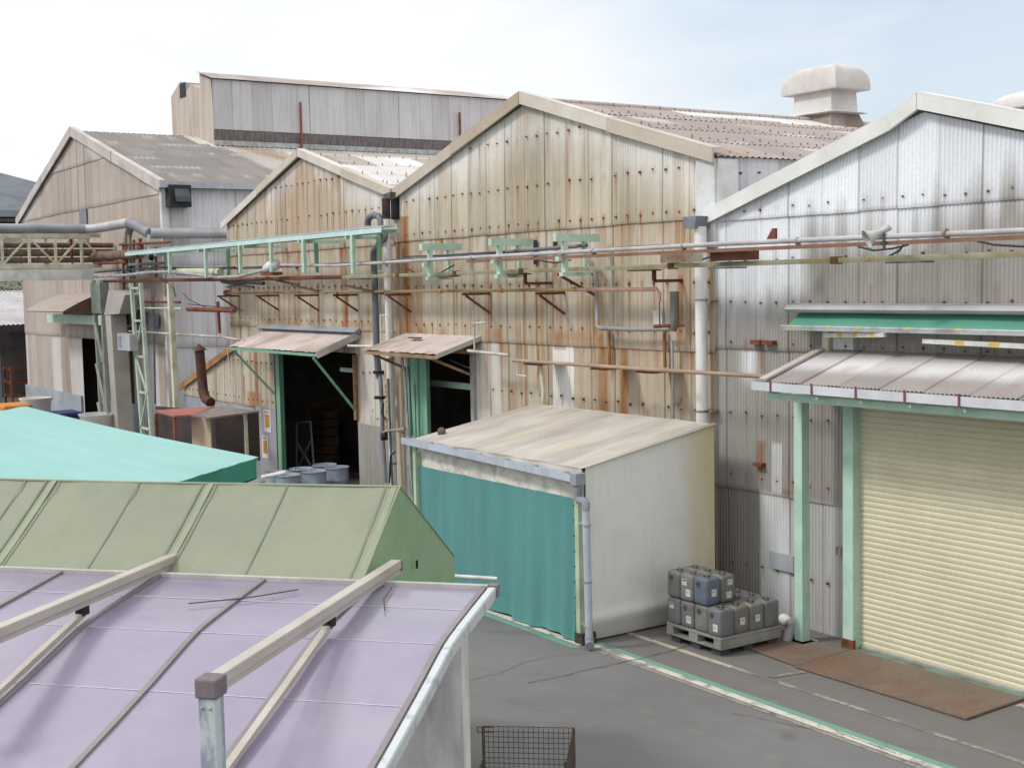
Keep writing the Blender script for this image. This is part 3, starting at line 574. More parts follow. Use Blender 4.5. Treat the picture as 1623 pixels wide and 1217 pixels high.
# shutter
SH = mat('cream shutter slats', 'd2cbb2', 'c8c0a6', .7, rough=.55)
b = MB(); z = .03; xs0, xs1 = -12.22, -6.4
prof = []
while z < 3.5:
    for t, dy in ((0, 0), (.014, -.008), (.045, -.013), (.064, -.009), (.075, 0.002)): prof.append((z+t, 13.82+dy))
    z += .078
for i in range(len(prof)-1):
    (za, ya), (zb_, yb) = prof[i], prof[i+1]
    b.add([(xs0, ya, za), (xs1, ya, za), (xs1, yb, zb_), (xs0, yb, zb_)], [(0, 1, 2, 3)])
shu = b.build('roller_shutter', SH, bC, 'cream roller shutter of narrow horizontal slats')
MB().box(-12.22, 13.78, .01, -6.4, 13.84, .035).build('bottom_bar', GALV, shu)
b = MB().box(-12.40, 13.66, 0, -12.22, 13.97, 3.5); b.build('shutter_jamb', MINT, bC)
MB().box(-12.41, 13.64, 0, -12.205, 13.70, .13).build('rusty_foot', RUST, bC)
MB().box(-12.46, 13.86, 0, -12.405, 13.96, 3.5).build('jamb_flashing', GALV, bC)
MB().box(-12.4, 13.62, 3.46, -6.4, 13.86, 3.62).build('lintel', MINT, bC)
b = MB().box(-13.02, 13.36, 0, -12.87, 13.51, 3.40).box(-13.10, 13.28, 0, -12.79, 13.59, .02); b.build('canopy_post', MINT, bC, 'pale green square steel post')
MB().box(-13.0, 13.9, 3.6, -12.88, 13.97, 4.45).build('wall_post', CREAM, bC)
# canopy over shutter
cn = MB().bar((-12.95, 12.85, 3.55), (-12.95, 14, 3.88), .07, .1).bar((-12.1, 12.85, 3.55), (-12.1, 14, 3.88), .07, .1).bar((-10.4, 12.85, 3.55), (-10.4, 14, 3.88), .07, .1).bar((-13.05, 13.43, 3.48), (-6.4, 13.43, 3.48), .12, .1).bar((-13.0, 12.86, 3.50), (-6.4, 12.86, 3.50), .06, .09).build('canopy', MINT, bC, 'lean-to canopy frame over the shutter')
o = ORG[cn.name]
def canopy_sheet(parent, x0, x1, yw, zw, yf, zf, pitch=.0635, amp=.009, m=mR, white=True, sheet=.66, name='canopy_sheet'):
    n = int((x1-x0)/pitch*6); nr = 10; xs = np.linspace(x0, x1, n+1); t = np.linspace(0, 1, nr+1)[:, None]
    X = np.repeat(xs[None], nr+1, 0); T = np.repeat(t, n+1, 1); sid = np.floor((X-x0)/sheet).astype(int); frr = (X-x0)/sheet-sid
    h = amp*np.cos(2*np.pi*(X-x0)/pitch)+.012*frr
    Y_ = yf+(yw-yf)*T; Z_ = zf+(zw-zf)*T+h
    jit = (np.sin(sid*12.9898)*43758.5453) % 1.0
    b = MB(); nc = n+1; b.v = [tuple(p) for p in np.stack([X, Y_, Z_], -1).reshape(-1, 3)]
    b.f = [(j*nc+i, j*nc+i+1, (j+1)*nc+i+1, (j+1)*nc+i) for j in range(nr) for i in range(n)]; b.sm = [True]*len(b.f)
    r = .25*sstep(.5, .75, fbm(X*3, T*2, 81))*(T < .6)+.1; d = .6*np.exp(-((frr-.98)/.015)**2)+.45*fbm(X*2, T*3, 82)
    cl = (.9*sstep(.25, .5, T)*sstep(.9, .65, T) if white else .7*sstep(.35, .65, fbm(X*1.2, T*1.5, 83)+.25*T))
    d = np.maximum(d, .9*sstep(.85, 1, T)*(1 if white else 0)); A = np.stack([r, np.clip(d, 0, 1), np.clip(cl, 0, 1), .72+.2*jit-.5*np.exp(-((frr-.985)/.02)**2)], -1).reshape(-1, 4)
    return b.build(name, m, parent, attr=A)
canopy_sheet(cn, -12.98, -6.4, 14.0, 4.10, 12.78, 3.70, m=sheet_mat('canopy asbestos', 'a8a3a1', '8f8a88', 'dddcdd', 'a5866c', dark='8e8886', streak=(3, .4, .4)))
MB().bar((-13.02, 12.76, 3.73), (-13.02, 14, 4.13), .14, .03).build('edge_flashing', mR, cn)
b = MB()   # half-round gutter with straps
b.box(-13.08, 12.62, 3.60, -6.4, 12.625, 3.71).box(-13.08, 12.74, 3.60, -6.4, 12.745, 3.69).box(-13.08, 12.62, 3.595, -6.4, 12.745, 3.60).box(-13.085, 12.62, 3.595, -13.08, 12.745, 3.71)
b.build('gutter', mat('white gutter', 'ccccd2', 'b8b8bc', 2, rough=.5), cn)
for x in (-12.72, -11.98, -11.24, -10.48, -9.7): MB().box(x-.015, 12.61, 3.59, x+.015, 12.618, 3.74).box(x-.015, 12.61, 3.58, x+.015, 12.86, 3.59).build('gutter_strap', mat('maroon strap', '7a4a4c', '6a3c3c', 3), cn)
for x in (-11.94, -11.2, -10.44, -9.66): MB().bar((x, 12.66, 3.545), (x+.03, 13.0, 3.56), .03, .035).build('gutter_bracket', MINT, cn)
# things on C wall: repairs and brackets
MB().box(-14.42, 13.88, 4.13, -14.22, 13.98, 4.19).box(-14.17, 13.87, 4.13, -13.96, 13.98, 4.19).build('bracket_stub', RUST, label='pair of rusty bracket stubs high on the grey corrugated wall', cat='bracket')
MB().box(-14.38, 13.88, 2.30, -14.20, 13.98, 2.35).build('bracket_stub', RUST, label='single rusty bracket stub low on the grey corrugated wall', cat='bracket')
q1_ = PY(1220, 873, 13.95); q2_ = PY(1258, 908, 13.95); MB().box(q1_[0], 13.94, q2_[2], q2_[0], 13.975, q1_[2]).build('repair_patch', mat('blue patch', 'a8adb4', '989da4', 3), bC, 'pale blue rectangular repair sheet')
q1_ = PY(1328, 865, 13.95); MB().box(q1_[0], 13.9, q1_[2]-.12, q1_[0]+.09, 13.97, q1_[2]).build('switch_box', GALVR, bC)

# retractable fabric awning
aw = thing('retractable_awning', (-10, 13.9, 4.3), 'green fabric awning half rolled out under its grey cassette above the shutter', 'awning')
b = MB().prism([(-13.50, 13.97, 4.60), (-13.50, 13.70, 4.62), (-13.50, 13.66, 4.66), (-13.50, 13.72, 4.72), (-13.50, 13.97, 4.74)], (7.1, 0, 0)); b.build('cassette', mat('cassette grey', 'b4b2b4', 'a09e9e', 1.5, rough=.5), aw)
b = MB().grid(lambda u, w_: (-13.40+7*u, 13.86-.25*w_, 4.60-.17*w_-.012*math.sin(w_*3.14)-.006*math.sin(u*26)), 40, 4); b.build('fabric', mat('green canvas', '5a9582', '508a78', 1.0, rough=.9), aw)
MB().tube([(-13.48, 13.59, 4.42), (-6.4, 13.59, 4.42)], .022, 8).box(-13.45, 13.56, 4.37, -6.4, 13.585, 4.41).build('front_bar', GALV, aw)
YT = mat('yellow tape', 'c8b06c', 'b49c58', 6)
for x in (-13.3, -12.6, -12.1, -11.3, -10.5, -9.5): MB().tube([(x, 13.59, 4.42), (x+.1, 13.59, 4.42)], .0235, 8).build('yellow_tape', YT, aw)
for (p, q) in (((-12.8, 13.75, 4.30), (-11.6, 13.58, 4.34)), ((-11.05, 13.66, 4.27), (-9.0, 13.58, 4.24))):
    arm = MB().bar(p, q, .05, .06).build('folding_arm', WHITEP, aw); p = np.array(p); q = np.array(q)
    for f in (.25, .5, .78): MB().bar(p+(q-p)*f, p+(q-p)*(f+.07), .056, .066).build('yellow_tape', YT, arm)

# ================================================================== building D (far left with monitor)
gD = lambda xs: np.where(xs < -50.08, 8.2+(xs+58.8)*(11.0-8.2)/8.72, 11.0+(xs+50.08)*(8.35-11.0)/9.5)
bD = thing('factory_building', (-49.7, 14, 0), 'far corrugated hall with long raised roof monitor at the left', 'building')
def paintD(X, Z, lo, hi, b):
    n1 = fbm(X*2, Z*.25, 21); n2 = fbm(X*.25, Z*.4, 22)
    d = .2+.5*n2+.3*sstep(.5, .8, n1)-.1; cl = .7*sstep(.6, .2, gD(X)-Z)*sstep(.4, .6, fbm(X*.4, Z*.4, 23)+.1)
    cl = np.maximum(cl, .6*(vnoise(np.floor(X/1.3)*3.1, Z*0+b*3, 24) > .55)*(Z < 3.4)); d = np.where((X > -53.2) & (X < -51) & (Z < 3.4), 1, d)
    r = .35*((X > -46.5) & (X < -42.5) & (Z > 6.6) & (Z < 8.1))*fbm(X*2, Z*.3, 26)+.25*sstep(.6, .8, fbm(X*1.2, Z*.2, 27))*(Z < 5.5); return r, d, cl
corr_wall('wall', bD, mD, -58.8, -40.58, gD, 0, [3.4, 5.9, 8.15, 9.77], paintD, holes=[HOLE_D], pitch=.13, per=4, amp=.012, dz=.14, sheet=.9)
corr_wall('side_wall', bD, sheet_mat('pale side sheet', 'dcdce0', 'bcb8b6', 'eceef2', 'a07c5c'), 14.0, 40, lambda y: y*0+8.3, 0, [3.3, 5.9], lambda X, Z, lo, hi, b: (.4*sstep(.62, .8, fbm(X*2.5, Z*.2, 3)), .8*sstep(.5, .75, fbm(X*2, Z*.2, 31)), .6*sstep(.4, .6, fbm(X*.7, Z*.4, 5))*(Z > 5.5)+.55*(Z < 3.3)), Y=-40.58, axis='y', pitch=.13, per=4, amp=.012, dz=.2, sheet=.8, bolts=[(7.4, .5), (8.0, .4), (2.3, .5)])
MB().box(-58.85, 13.90, 0, -50.4, 13.97, 1.2).box(-48.1, 13.90, 0, -40.5, 13.97, 1.3).build('base_wall', mat('blue grey base', '9aa2aa'), bD)
MB().box(-40.56, 13.97, 0, -40.50, 20, 1.3).build('side_base', mat('blue grey base', '9aa2aa'), bD)
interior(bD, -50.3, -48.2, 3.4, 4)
def roofD(Y, s, k, sid):
    n = fbm(Y*.35, s*.35, 61); x = -40.4-s*.965
    d = .9*(Y < 19)*(s > 1.5)+.3; cl = .8*(vnoise(Y*.25+3, s*.3, 62) > .62)*(Y > 18.2)+.35*sstep(.55, .8, vnoise(Y*2.3, s*1.4, 63))*sstep(.6, .9, np.cos(s*4.1))*(Y < 19)
    cl = np.maximum(cl, .9*((s > 5.6) & (Y > 21.5))*sstep(.35, .5, n)); r = .8*np.exp(-(((Y-19.6)-(8-s)*.35)/.5)**2)+.15*(Y > 19); return r, np.where(Y < 18.8, 1, d*.3), np.clip(cl+.3*(Y > 19), 0, 1)
roof('roof', bD, mRD, (-40.40, 8.42), (-50.08, 11.08), 13.85, 50, roofD, courses=6, per=4, ds=.3, pitch=.2, amp=.03, lap=.004)
roof('roof', bD, mRD, (-58.95, 8.2), (-50.08, 11.08), 13.85, 50, rp, courses=3, per=4, ds=1)
rake(bD, [(-59.0, 8.3), (-50.08, 11.2), (-40.45, 8.52)], 14, .32, .15, TRIMD, seg=2.6)
MB().bar((-40.32, 13.8, 8.40), (-40.32, 40, 8.40), .16, .2).build('gutter', mat('pale gutter', 'b4b8be', 'a0a4a8', 2), bD)
mo = MB(); Ym = 18.7
poly = [(-52.72, Ym, 9.8), (-52.75, Ym, 12.95), (-51.66, Ym, 13.4), (-51.61, Ym, 12.72), (-50.43, Ym, 13.14), (-49.45, Ym, 12.82), (-49.49, Ym, 13.42), (-48.3, Ym, 13.05), (-48.15, Ym, 11.2), (-48.15, Ym, 10.0)]
mo.prism(poly, (0, 31, 0)); mon = mo.build('roof_monitor', mat('monitor gable sheet', 'bcb0a6', 'a89a90', 1.2, (3, 3, .3), rough=.8), bD, 'long raised ridge monitor')
corr_wall('monitor_wall', mon, sheet_mat('monitor sheet', 'c4c2c5', 'b0acac', 'd8d7d9', 'a88c7c'), Ym-.05, 49.7, lambda y: y*0+13.02, 11.16, [], lambda X, Z, lo, hi, b: (.25*sstep(.6, .8, fbm(X, Z*.2, 3)), .5*sstep(.45, .7, fbm(X*1.5, Z*.2, 31)), .5*fbm(X*.6, Z*.4, 5)), Y=-48.08, axis='y', pitch=.13, per=4, amp=.012, dz=.3, sheet=.8, bolts=[(12.3, .3), (11.4, .3)])
roof('monitor_roof', mon, mR, (-47.95, 13.03), (-49.5, 13.48), Ym-.15, 50, lambda Y, s, k, sid: (.1+0*Y, .2+.3*fbm(Y*.5, s, 3), .75*sstep(.35, .6, fbm(Y*.3, s*.5, 64))), courses=1, per=4)
MB().box(-51.66, Ym-.02, 12.75, -51.0, Ym-.004, 13.3).build('monitor_vent', BLACK, mon)
MB().box(-48.14, Ym-.03, 10.75, -48.05, 49.6, 11.14).build('louvre_strip', mat('dark louvre', '5c5654', '7a7270', 2, (1, 6, 1)), mon)
MB().box(-48.10, Ym-.05, 10.55, -48.0, 49.6, 10.74).build('flashing', GALV, mon)
for v in (22.2, 29.5): MB().tube([(-47.95, v, 10.6), (-47.95, v, 12.35)], .05, 8).build('monitor_pipe', RUSTP, mon)
MB().box(-49.6, 13.93, 6.8, -48.75, 13.97, 8.12).build('window', mat('grey window', '6e6e76', '62626a', 2, rough=.4), bD)
MB().box(-40.68, 13.92, 0, -40.52, 13.97, 8.34).box(-40.515, 13.925, 0, -40.49, 14.15, 8.335).build('corner_flashing', mat('pale flashing', 'd2d4d6'), bD)
ex = MB().box(-40.56, 14.05, 7.70, -40.1, 14.75, 8.38).build('exhaust_box', mat('exhaust black', '2c2b30', '38363c', 2), bD, 'black exhaust fan box')
MB().prism([(-40.09, 14.2, 8.1), (-40.09, 14.65, 8.1), (-39.95, 14.68, 7.85), (-39.95, 14.22, 7.85)], (0, 0, .16)).build('exhaust_flap', mat('exhaust flap', '55585e', '4a4c52', 2), ex)
# curved door canopy on D
b = MB().grid(lambda u, w_: (-52.5+5.4*u, 14-1.5*w_, 5.06-.62*w_**1.4-.0*u), 8, 8, thick=.04, nrm=(0, 0, -1)); dc = b.build('door_canopy', mat('canopy sheet far', 'a69890', '8e827a', 2, (8, 1, 1)), bD)
MB().prism([(-47.1, 14, 5.05), (-47.1, 12.5, 4.42), (-47.1, 12.5, 4.34), (-47.1, 13.9, 4.5)], (.05, 0, 0)).build('canopy_side', mat('rusty side', '6a5248', '503c34', 3), dc)
MB().box(-53.2, 13.5, 3.95, -43.2, 13.62, 4.28).build('door_rail', MINT, bD)
MB().box(-48.1, 13.88, 1.3, -44.2, 13.95, 3.9).build('dark_panel', mat('dark brown panel', '4c4440', '5c524c', 2), bD)

# far low buildings at the left edge
fb = thing('storage_shed', (-66, 19, 0), 'low open shed with pale corrugated roof at far left edge', 'shed')
b = MB().grid(lambda u, w_: (-60.3-.0*u-9*w_, 12+14*u, 3.75+1.5*w_+.02*math.sin(u*14/.2*6.28)), 420, 2); b.build('roof', mat('pale corrugated roof', 'b4b0b2', 'a09c9c', 1), fb)
MB().box(-69, 12, 0, -68.9, 26, 5.2).box(-69, 25.9, 0, -60.3, 26, 3.9).build('wall', mat('shed wall', '7c7472', '6a6462', 1.5), fb)
MB().box(-62.0, 12, 0, -61.9, 13.6, 3.7).build('side_panel', mat('blue panel', '8a969c', '7c888e', 2), fb)
MB().box(-60.45, 12, 3.45, -60.3, 26, 3.72).build('eave_beam', mat('dark beam', '4c4848', '3c3838', 2), fb)
rk = thing('storage_rack', (-61.5, 14.9, 0), 'rusty red rack with clutter inside the open shed', 'rack')
b = MB()
for x in (-62.2, -60.9):
    for y in (13.8, 16.2): b.bar((x, y, 0), (x, y, 1.9), .09, .09)
b.build('post', RUSTP, rk); b = MB()
for z in (.5, 1.1, 1.7): b.box(-62.25, 13.75, z, -60.85, 16.25, z+.12)
b.build('shelf', RUST, rk)
fo = thing('far_building', (-90, 30, 0), 'dark grey hip roofed building beyond the hall at far left', 'building')
b = MB().add([(-80, 12, 9.9), (-80, 27, 9.9), (-100, 27, 9.9), (-100, 12, 9.9), (-90, 16, 13.5), (-90, 18, 13.5)], [(0, 1, 5, 4), (1, 2, 5), (2, 3, 4, 5), (3, 0, 4)]); b.build('roof', mat('dark slate roof', '6a6e74', '5c6066', .8), fo)
MB().box(-99, 13, 0, -81, 26, 9.5).build('wall', mat('far cream wall', 'b4b0a8', 'a09c94', .8), fo)
MB().box(-80.2, 12, 9.55, -79.9, 27, 9.88).build('eave', mat('eave grey', '8a8e94', '7c8086', 1), fo)
MB().box(-80.98, 14, 8.6, -80.9, 25, 9.3).build('window_band', BLACK, fo)
# bush seen under the bridge
def bush(cx, cy, r, h, nl, label):
    t = thing('bush', (cx, cy, 0), label, 'bush'); b = MB().tube([(cx, cy, 0), (cx+.1, cy, h*.4), (cx, cy+.2, h*.75)], [.12, .09, .04], 6); b.build('stem', mat('bark', '5a4a3c'), t)
    b = MB()
    for k in range(nl):
        th, ph, rr = random.uniform(0, 6.28), random.uniform(-1, 1), random.random()**.4
        p = np.array([cx+r*rr*c_(th)*math.sqrt(1-ph*ph), cy+r*rr*s_(th)*math.sqrt(1-ph*ph), h*.6+h*.4*rr*ph])
        d = rng.normal(size=3); d /= np.linalg.norm(d); q = np.cross(d, rng.normal(size=3)); q /= np.linalg.norm(q); s = .09
        b.add([p-d*s, p+q*s*.5, p+d*s, p-q*s*.5], [(0, 1, 2, 3)])
    b.build('leaves', mat('leaf green', '5d7a4a', '42603a', 2, rough=.7), t)
bush(-74, 16.5, 2.6, 6.2, 3500, 'green bush showing under the pipe bridge at far left')

# ================================================================== door canopies on A and B (metal sheets)
CAN = sheet_mat('rusty white canopy', 'b9aba3', 'a08c7e', 'd4cdca', '9c6248', streak=(3, .4, .4))
def door_canopy(parent, x0, x1, zw, yf, zf, braces, mm, xs=.0):
    b = MB().bar((x0+.08, 14, zw-.06), (x0+.08, yf+.03, zf-.06), .05, .07).bar((x1-.08, 14, zw-.06), (x1-.08, yf+.03, zf-.06), .05, .07).bar((x0, yf+.05, zf-.06), (x1, yf+.05, zf-.06), .05, .07)
    c = b.build('door_canopy', mm, parent); canopy_sheet(c, x0, x1, 14.0, zw, yf, zf, .33, .006, CAN, False, .66, 'canopy_sheet')
    for (p, q) in braces: MB().bar(p, q, .05, .05).build('brace', mm, c)
    return c
ca = door_canopy(bA, -32.8, -27.4, 4.02, 12.92, 3.62, [((-32.7, 13.0, 3.52), (-32.1, 13.9, 2.3)), ((-27.6, 12.9, 3.50), (-27.6, 13.95, 2.2))], MINTD)
MB().bar((-27.38, 12.88, 3.57), (-27.38, 14, 4.0), .02, .16).build('end_fascia', mat('pale fascia', 'c0bab6', 'a8a09a', 2), ca)
MB().prism([(-33.1, 13.97, 4.02), (-33.1, 13.8, 4.06), (-33.1, 13.97, 4.16)], (5.8, 0, 0)).build('wall_flashing', mat('grey flashing', '8f959c', '7d8288', 2), ca)
cb2 = door_canopy(bB, -25.15, -22.1, 4.08, 12.92, 3.76, [((-25.0, 13.0, 3.7), (-25.0, 13.9, 3.3)), ((-22.5, 12.95, 3.7), (-22.4, 13.9, 3.3))], mat('rusty beam', '8a6a50'))
MB().bar((-22.08, 12.92, 3.72), (-22.08, 14, 4.05), .02, .09).build('end_fascia', mat('pale fascia', 'c0bab6'), cb2)
MB().box(-24.2, 13.5, 4.0, -23.8, 13.6, 4.03).build('debris', mat('debris', '5a524c'), cb2)

# ================================================================== downpipes
dpm = MB().tube([(-25.43, 13.72, 7.0), (-25.43, 13.72, .02)], .085, 14).build('downpipe', PVC, label='tall white downpipe between the two gables, faded yellow strip on it', cat='downpipe')
b = MB()
for z in (3.5, 1.2, .7): b.tube([(-25.43, 13.72, z), (-25.43, 13.72, z+.04)], .095, 14)
b.build('clamp', GALVR, dpm)
tp = MB().box(-25.545, 13.635, 1.9, -25.475, 13.645, 3.0).build('marking_strip', mat('yellowed tape', 'c8b884', 'b4a878', 4), dpm)
MB().tube([(-25.43, 13.72, 6.56), (-25.43, 13.72, 7.0)], .092, 14).build('dark_sleeve', mat('black sleeve', '2c2622', '4a3a30', 5), dpm)
def vtext(s, x, y, z, size, parent, m):
    for i, ch in enumerate(s):
        if ch == ' ': continue
        cu = bpy.data.curves.new('lettering', 'FONT'); cu.body = ch; cu.size = size; cu.align_x = 'CENTER'; to = bpy.data.objects.new('lettering_curve', cu); C.objects.link(to)
        bpy.context.view_layer.update(); me = bpy.data.meshes.new_from_object(to.evaluated_get(bpy.context.evaluated_depsgraph_get())); bpy.data.objects.remove(to)
        if len(me.vertices) == 0: continue
        me.transform(Matrix.Translation((x, y, z-i*size*1.12)) @ Matrix.Rotation(math.radians(90), 4, 'X')); me.transform(Matrix.Translation(Vector((-ORG[parent.name]).tolist()))); me.materials.clear(); me.materials.append(m)
        o = bpy.data.objects.new('lettering', me); C.objects.link(o); o.parent = parent if parent.name in TOP else parent
try: vtext('給油用タンク 危険物', -25.51, 13.632, 2.88, .10, dpm, BLACK)
except Exception as ex_: print('text', ex_)
dpc = MB().tube([(-15.38, 13.78, 5.92), (-15.38, 13.78, .02)], .095, 16).build('downpipe', PVC, label='thick white downpipe where the tan hall meets the white hall', cat='downpipe')
b = MB()
for z in (4.78, 3.05): b.tube([(-15.38, 13.78, z), (-15.38, 13.78, z+.03)], .103, 16).box(-15.38, 13.8, z, -15.2, 13.98, z+.03)
b.build('clamp', GALVR, dpc)

# ================================================================== pipes and racks along the facade
def pipe(pts, r, m, label, cat='pipe', name='pipe', group=None, n=8): return MB().tube(pts, r, n).build(name, m, label=label, cat=cat, group=group)
Z1 = 5.60
p1 = thing('service_pipe', (-25, 13, 5.5), 'long pale pipe over a rusty angle crossing the whole facade from left to right', 'pipe')
pts = [(*PY(u, v, 13.0)[:1], 13.0, PY(u, v, 13.0)[2]) for u, v in ((150, 439), (200, 436), (240, 431.5), (262, 431), (300, 434), (345, 440), (380, 438), (420, 428))]
MB().tube(pts, .045, 8).build('bent_section', GALV, p1)
MB().tube([(-29.5, 13.0, 5.66), (-26.5, 13, 5.58), (-22, 13.0, Z1), (-14, 13.0, 5.61), (-6.0, 13.0, 5.56)], .036, 8).build('pipe_run', mat('pale pipe', 'b4b0b2', '9c9492', 2), p1)
MB().bar((-21, 13.02, 5.535), (-6.0, 13.02, 5.50), .05, .05).build('angle_rail', mat('rusty angle', '8a6a58', '7a5240', 2), p1)
pipe([(-38.5, 13.45, 5.75), (-33, 13.45, 5.66), (-26, 13.45, 5.62), (-21, 13.45, 5.68), (-17.8, 13.4, 5.72)], .035, GREYP, 'thin dark pipe just behind the long pale facade pipe')
CH = thing('pipe_channel', (-19, 13.3, 5.3), 'pale yellowish steel channel running below the long pale pipe', 'steel channel')
MB().box(-26.8, 13.28, 5.29, -6.0, 13.33, 5.36).box(-26.8, 13.33, 5.35, -6.0, 13.37, 5.36).box(-26.8, 13.33, 5.29, -6.0, 13.37, 5.30).build('channel', CHAN, CH)
for x in (-24.2, -21.9, -19.6, -15.5, -12.2): MB().box(x-.06, 13.26, 5.275, x+.06, 13.38, 5.375).build('splice', mat('rusty splice', '7c5c40', '6a4a34', 4), CH)
pipe([(-45.0, 13.2, 5.46), (-39, 13.2, 5.42), (-33, 13.2, 5.36), (-26.8, 13.3, 5.33)], .05, mat('rusty pipe', '8a5c48', '6a4838', 2, rust=.2, rustcol='a0855c'), 'rust brown pipe on the left half of the facade below the bent pale pipe')
p3 = thing('gas_pipe', (-25, 13.5, 4.9), 'thin ochre pipe on small wall brackets turning pink before its end', 'pipe')
MB().tube([(-34.2, 13.5, 5.0), (-18.3, 13.5, 4.98)], .03, 8).build('ochre_length', mat('ochre pipe', '9c8c68', '8a7450', 1.5, rust=.25, rustcol='b08a40'), p3)
MB().tube([(-18.3, 13.5, 4.98), (-16.12, 13.5, 4.97), (-16.05, 13.5, 4.9), (-16.05, 13.5, 4.77)], .034, 8).build('pink_length', mat('pink pipe', 'b8918a', 'a87f78', 2), p3)
MB().tube([(-16.05, 13.5, 4.77), (-16.07, 13.52, 4.38)], .012, 6).tube([(-16.2, 13.5, 4.38), (-15.85, 13.85, 4.40)], .03, 8).build('tap', RUSTP, p3)
MB().lathe((-34.25, 13.5, 5.0), [(0, -.09), (.09, -.08), (.11, 0), (.09, .08), (0, .09)], 10).build('valve_wheel', RUSTP, p3)
BR = 'small rusty triangular wall brackets under the pipes'
def wbracket(x, y0, z, m, label, dz=.38, first=[None]):
    t = thing('wall_bracket', (x, 14, z), label, 'bracket', BR); MB().bar((x, 13.97, z), (x, y0, z), .05, .05).build('arm', m, t); MB().bar((x, 13.97, z-dz), (x, y0+.08, z-.03), .04, .04).build('brace', m, t)
    return t
wb = [(-34.6, 13.35, 4.92, 'rusty bracket at the left corner of the beige hall under the ochre pipe'), (-31.9, 13.35, 4.92, 'rusty bracket above the left half of the wide doorway canopy'), (-29.5, 13.35, 4.92, 'rusty bracket above the middle of the wide doorway canopy'),
      (-27.4, 13.35, 4.92, 'rusty bracket above the right end of the wide doorway canopy'), (-24.9, 13.35, 4.92, 'rusty bracket just right of the tall white downpipe'), (-21.75, 13.35, 4.92, 'rusty bracket left of the first mint pipe support post'),
      (-19.25, 13.35, 4.92, 'rusty bracket below the middle mint pipe support'), (-18.3, 13.15, 5.24, 'long dark bracket below the right mint pipe support')]
for x, y, z, l in wb: wbracket(x, y, z, RUST, l)
# rusty hangers carrying the channel
def hanger(x, l, m=RUST):
    t = thing('pipe_hanger', (x, 13.5, 5.1), l, 'bracket', 'rusty plate hangers under the channel'); MB().box(x-.28, 13.2, 5.26, x+.28, 13.45, 5.283).build('plate', m, t)
    if m is RUST: MB().bar((x+.15, 13.4, 5.1), (x+.15, 13.98, 5.1), .05, .05).bar((x+.15, 13.4, 5.1), (x+.15, 13.4, 5.26), .05, .05).build('hook', m, t)
hanger(-26.0, 'rusty plate hanger left of the tall white downpipe', BOLT); hanger(-22.3, 'rusty plate hanger under the left mint pipe support', BOLT); hanger(-19.8, 'rusty plate hanger under the middle mint pipe support'); hanger(-16.2, 'rusty looped hanger right of the pink pipe end'); hanger(-14.3, 'dark plate hanger right of the thick white downpipe', GREYP); hanger(-11.0, 'dark plate hanger below the horn loudspeaker', GREYP)
# mint pipe supports
proto = None
for i, (x, l) in enumerate(((-22.5, 'left of the three mint green double post pipe supports'), (-20.0, 'middle of the three mint green double post pipe supports'), (-18.0, 'right of the three mint green double post pipe supports'))):
    if proto is None:
        t = thing('pipe_support', (x, 13.3, 5.2), l, 'pipe support', 'mint green pipe supports'); proto = t
        MB().box(x-.05, 12.88, 5.79, x+.05, 13.80, 5.92).build('top_beam', MINT, t)
        MB().box(x-.055, 13.05, 5.28, x+.055, 13.12, 5.788).build('post', MINT, t); MB().box(x-.04, 13.48, 5.28, x+.04, 13.54, 5.788).build('post', MINT, t)
        MB().box(x-.05, 12.92, 5.47, x+.05, 13.045, 5.54).build('lug', MINT, t); MB().box(x-.05, 13.0, 5.21, x+.05, 13.6, 5.275).build('foot_beam', MINT, t)
    else:
        t = copy_tree(proto); t.location.x = x; t['label'] = l
# mint cable tray
ty = 12.98
tr = thing('cable_tray', (-32, 13, 6.0), 'long pale mint cable tray on hanging legs left of the tall downpipe', 'cable tray')
MB().box(-40.8, ty-.18, 6.26, -23.95, ty+.18, 6.28).box(-40.8, ty-.185, 6.20, -23.95, ty-.18, 6.30).box(-40.8, ty+.18, 6.20, -23.95, ty+.185, 6.30).build('tray', mat('pale mint paint', 'c2d8d6', 'b0ccc6', 2, rough=.5), tr)
b = MB().bar((-40.8, ty, 6.33), (-24.0, ty, 6.33), .22, .03); b.build('cable_cover', mat('grey cover', 'aab0b4', '989ca0', 2), tr)
for u, zb_ in ((277, 5.6), (335, 5.42), (390, 5.5), (440, 5.5), (492, 5.45), (570, 5.38)):
    x = PY(u, 400, ty)[0]; MB().box(x-.05, ty-.2, zb_, x+.05, ty-.12, 6.20).build('leg', MINT, tr)
for u in (365, 505, 605):
    x = PY(u, 400, 13.4)[0]; MB().box(x-.04, 13.3, 5.45, x+.04, 13.38, 6.20).build('leg', MINTD, tr)
for x in (-38, -34.5, -31.3, -28, -25.6): MB().bar((x, ty-.18, 6.16), (x, 13.98, 6.16), .06, .07).build('cross_arm', MINT, tr)
# rotary switch on tray end
t = thing('junction_disc', (-24.6, 13.5, 6.1), 'round dark grey junction disc clamped to the white downpipe', 'junction box')
MB().lathe((-25.38, 13.60, 6.2), [(0, -.01), (.16, 0), (.17, .03), (.12, .06), (0, .06)], 16, axis=(.3, -1, 0)).build('disc', GREYP, t); MB().lathe((-25.36, 13.53, 6.2), [(0, .0), (.05, .0), (.05, .03), (0, .03)], 8, axis=(.3, -1, 0)).build('hub', BLACK, t)
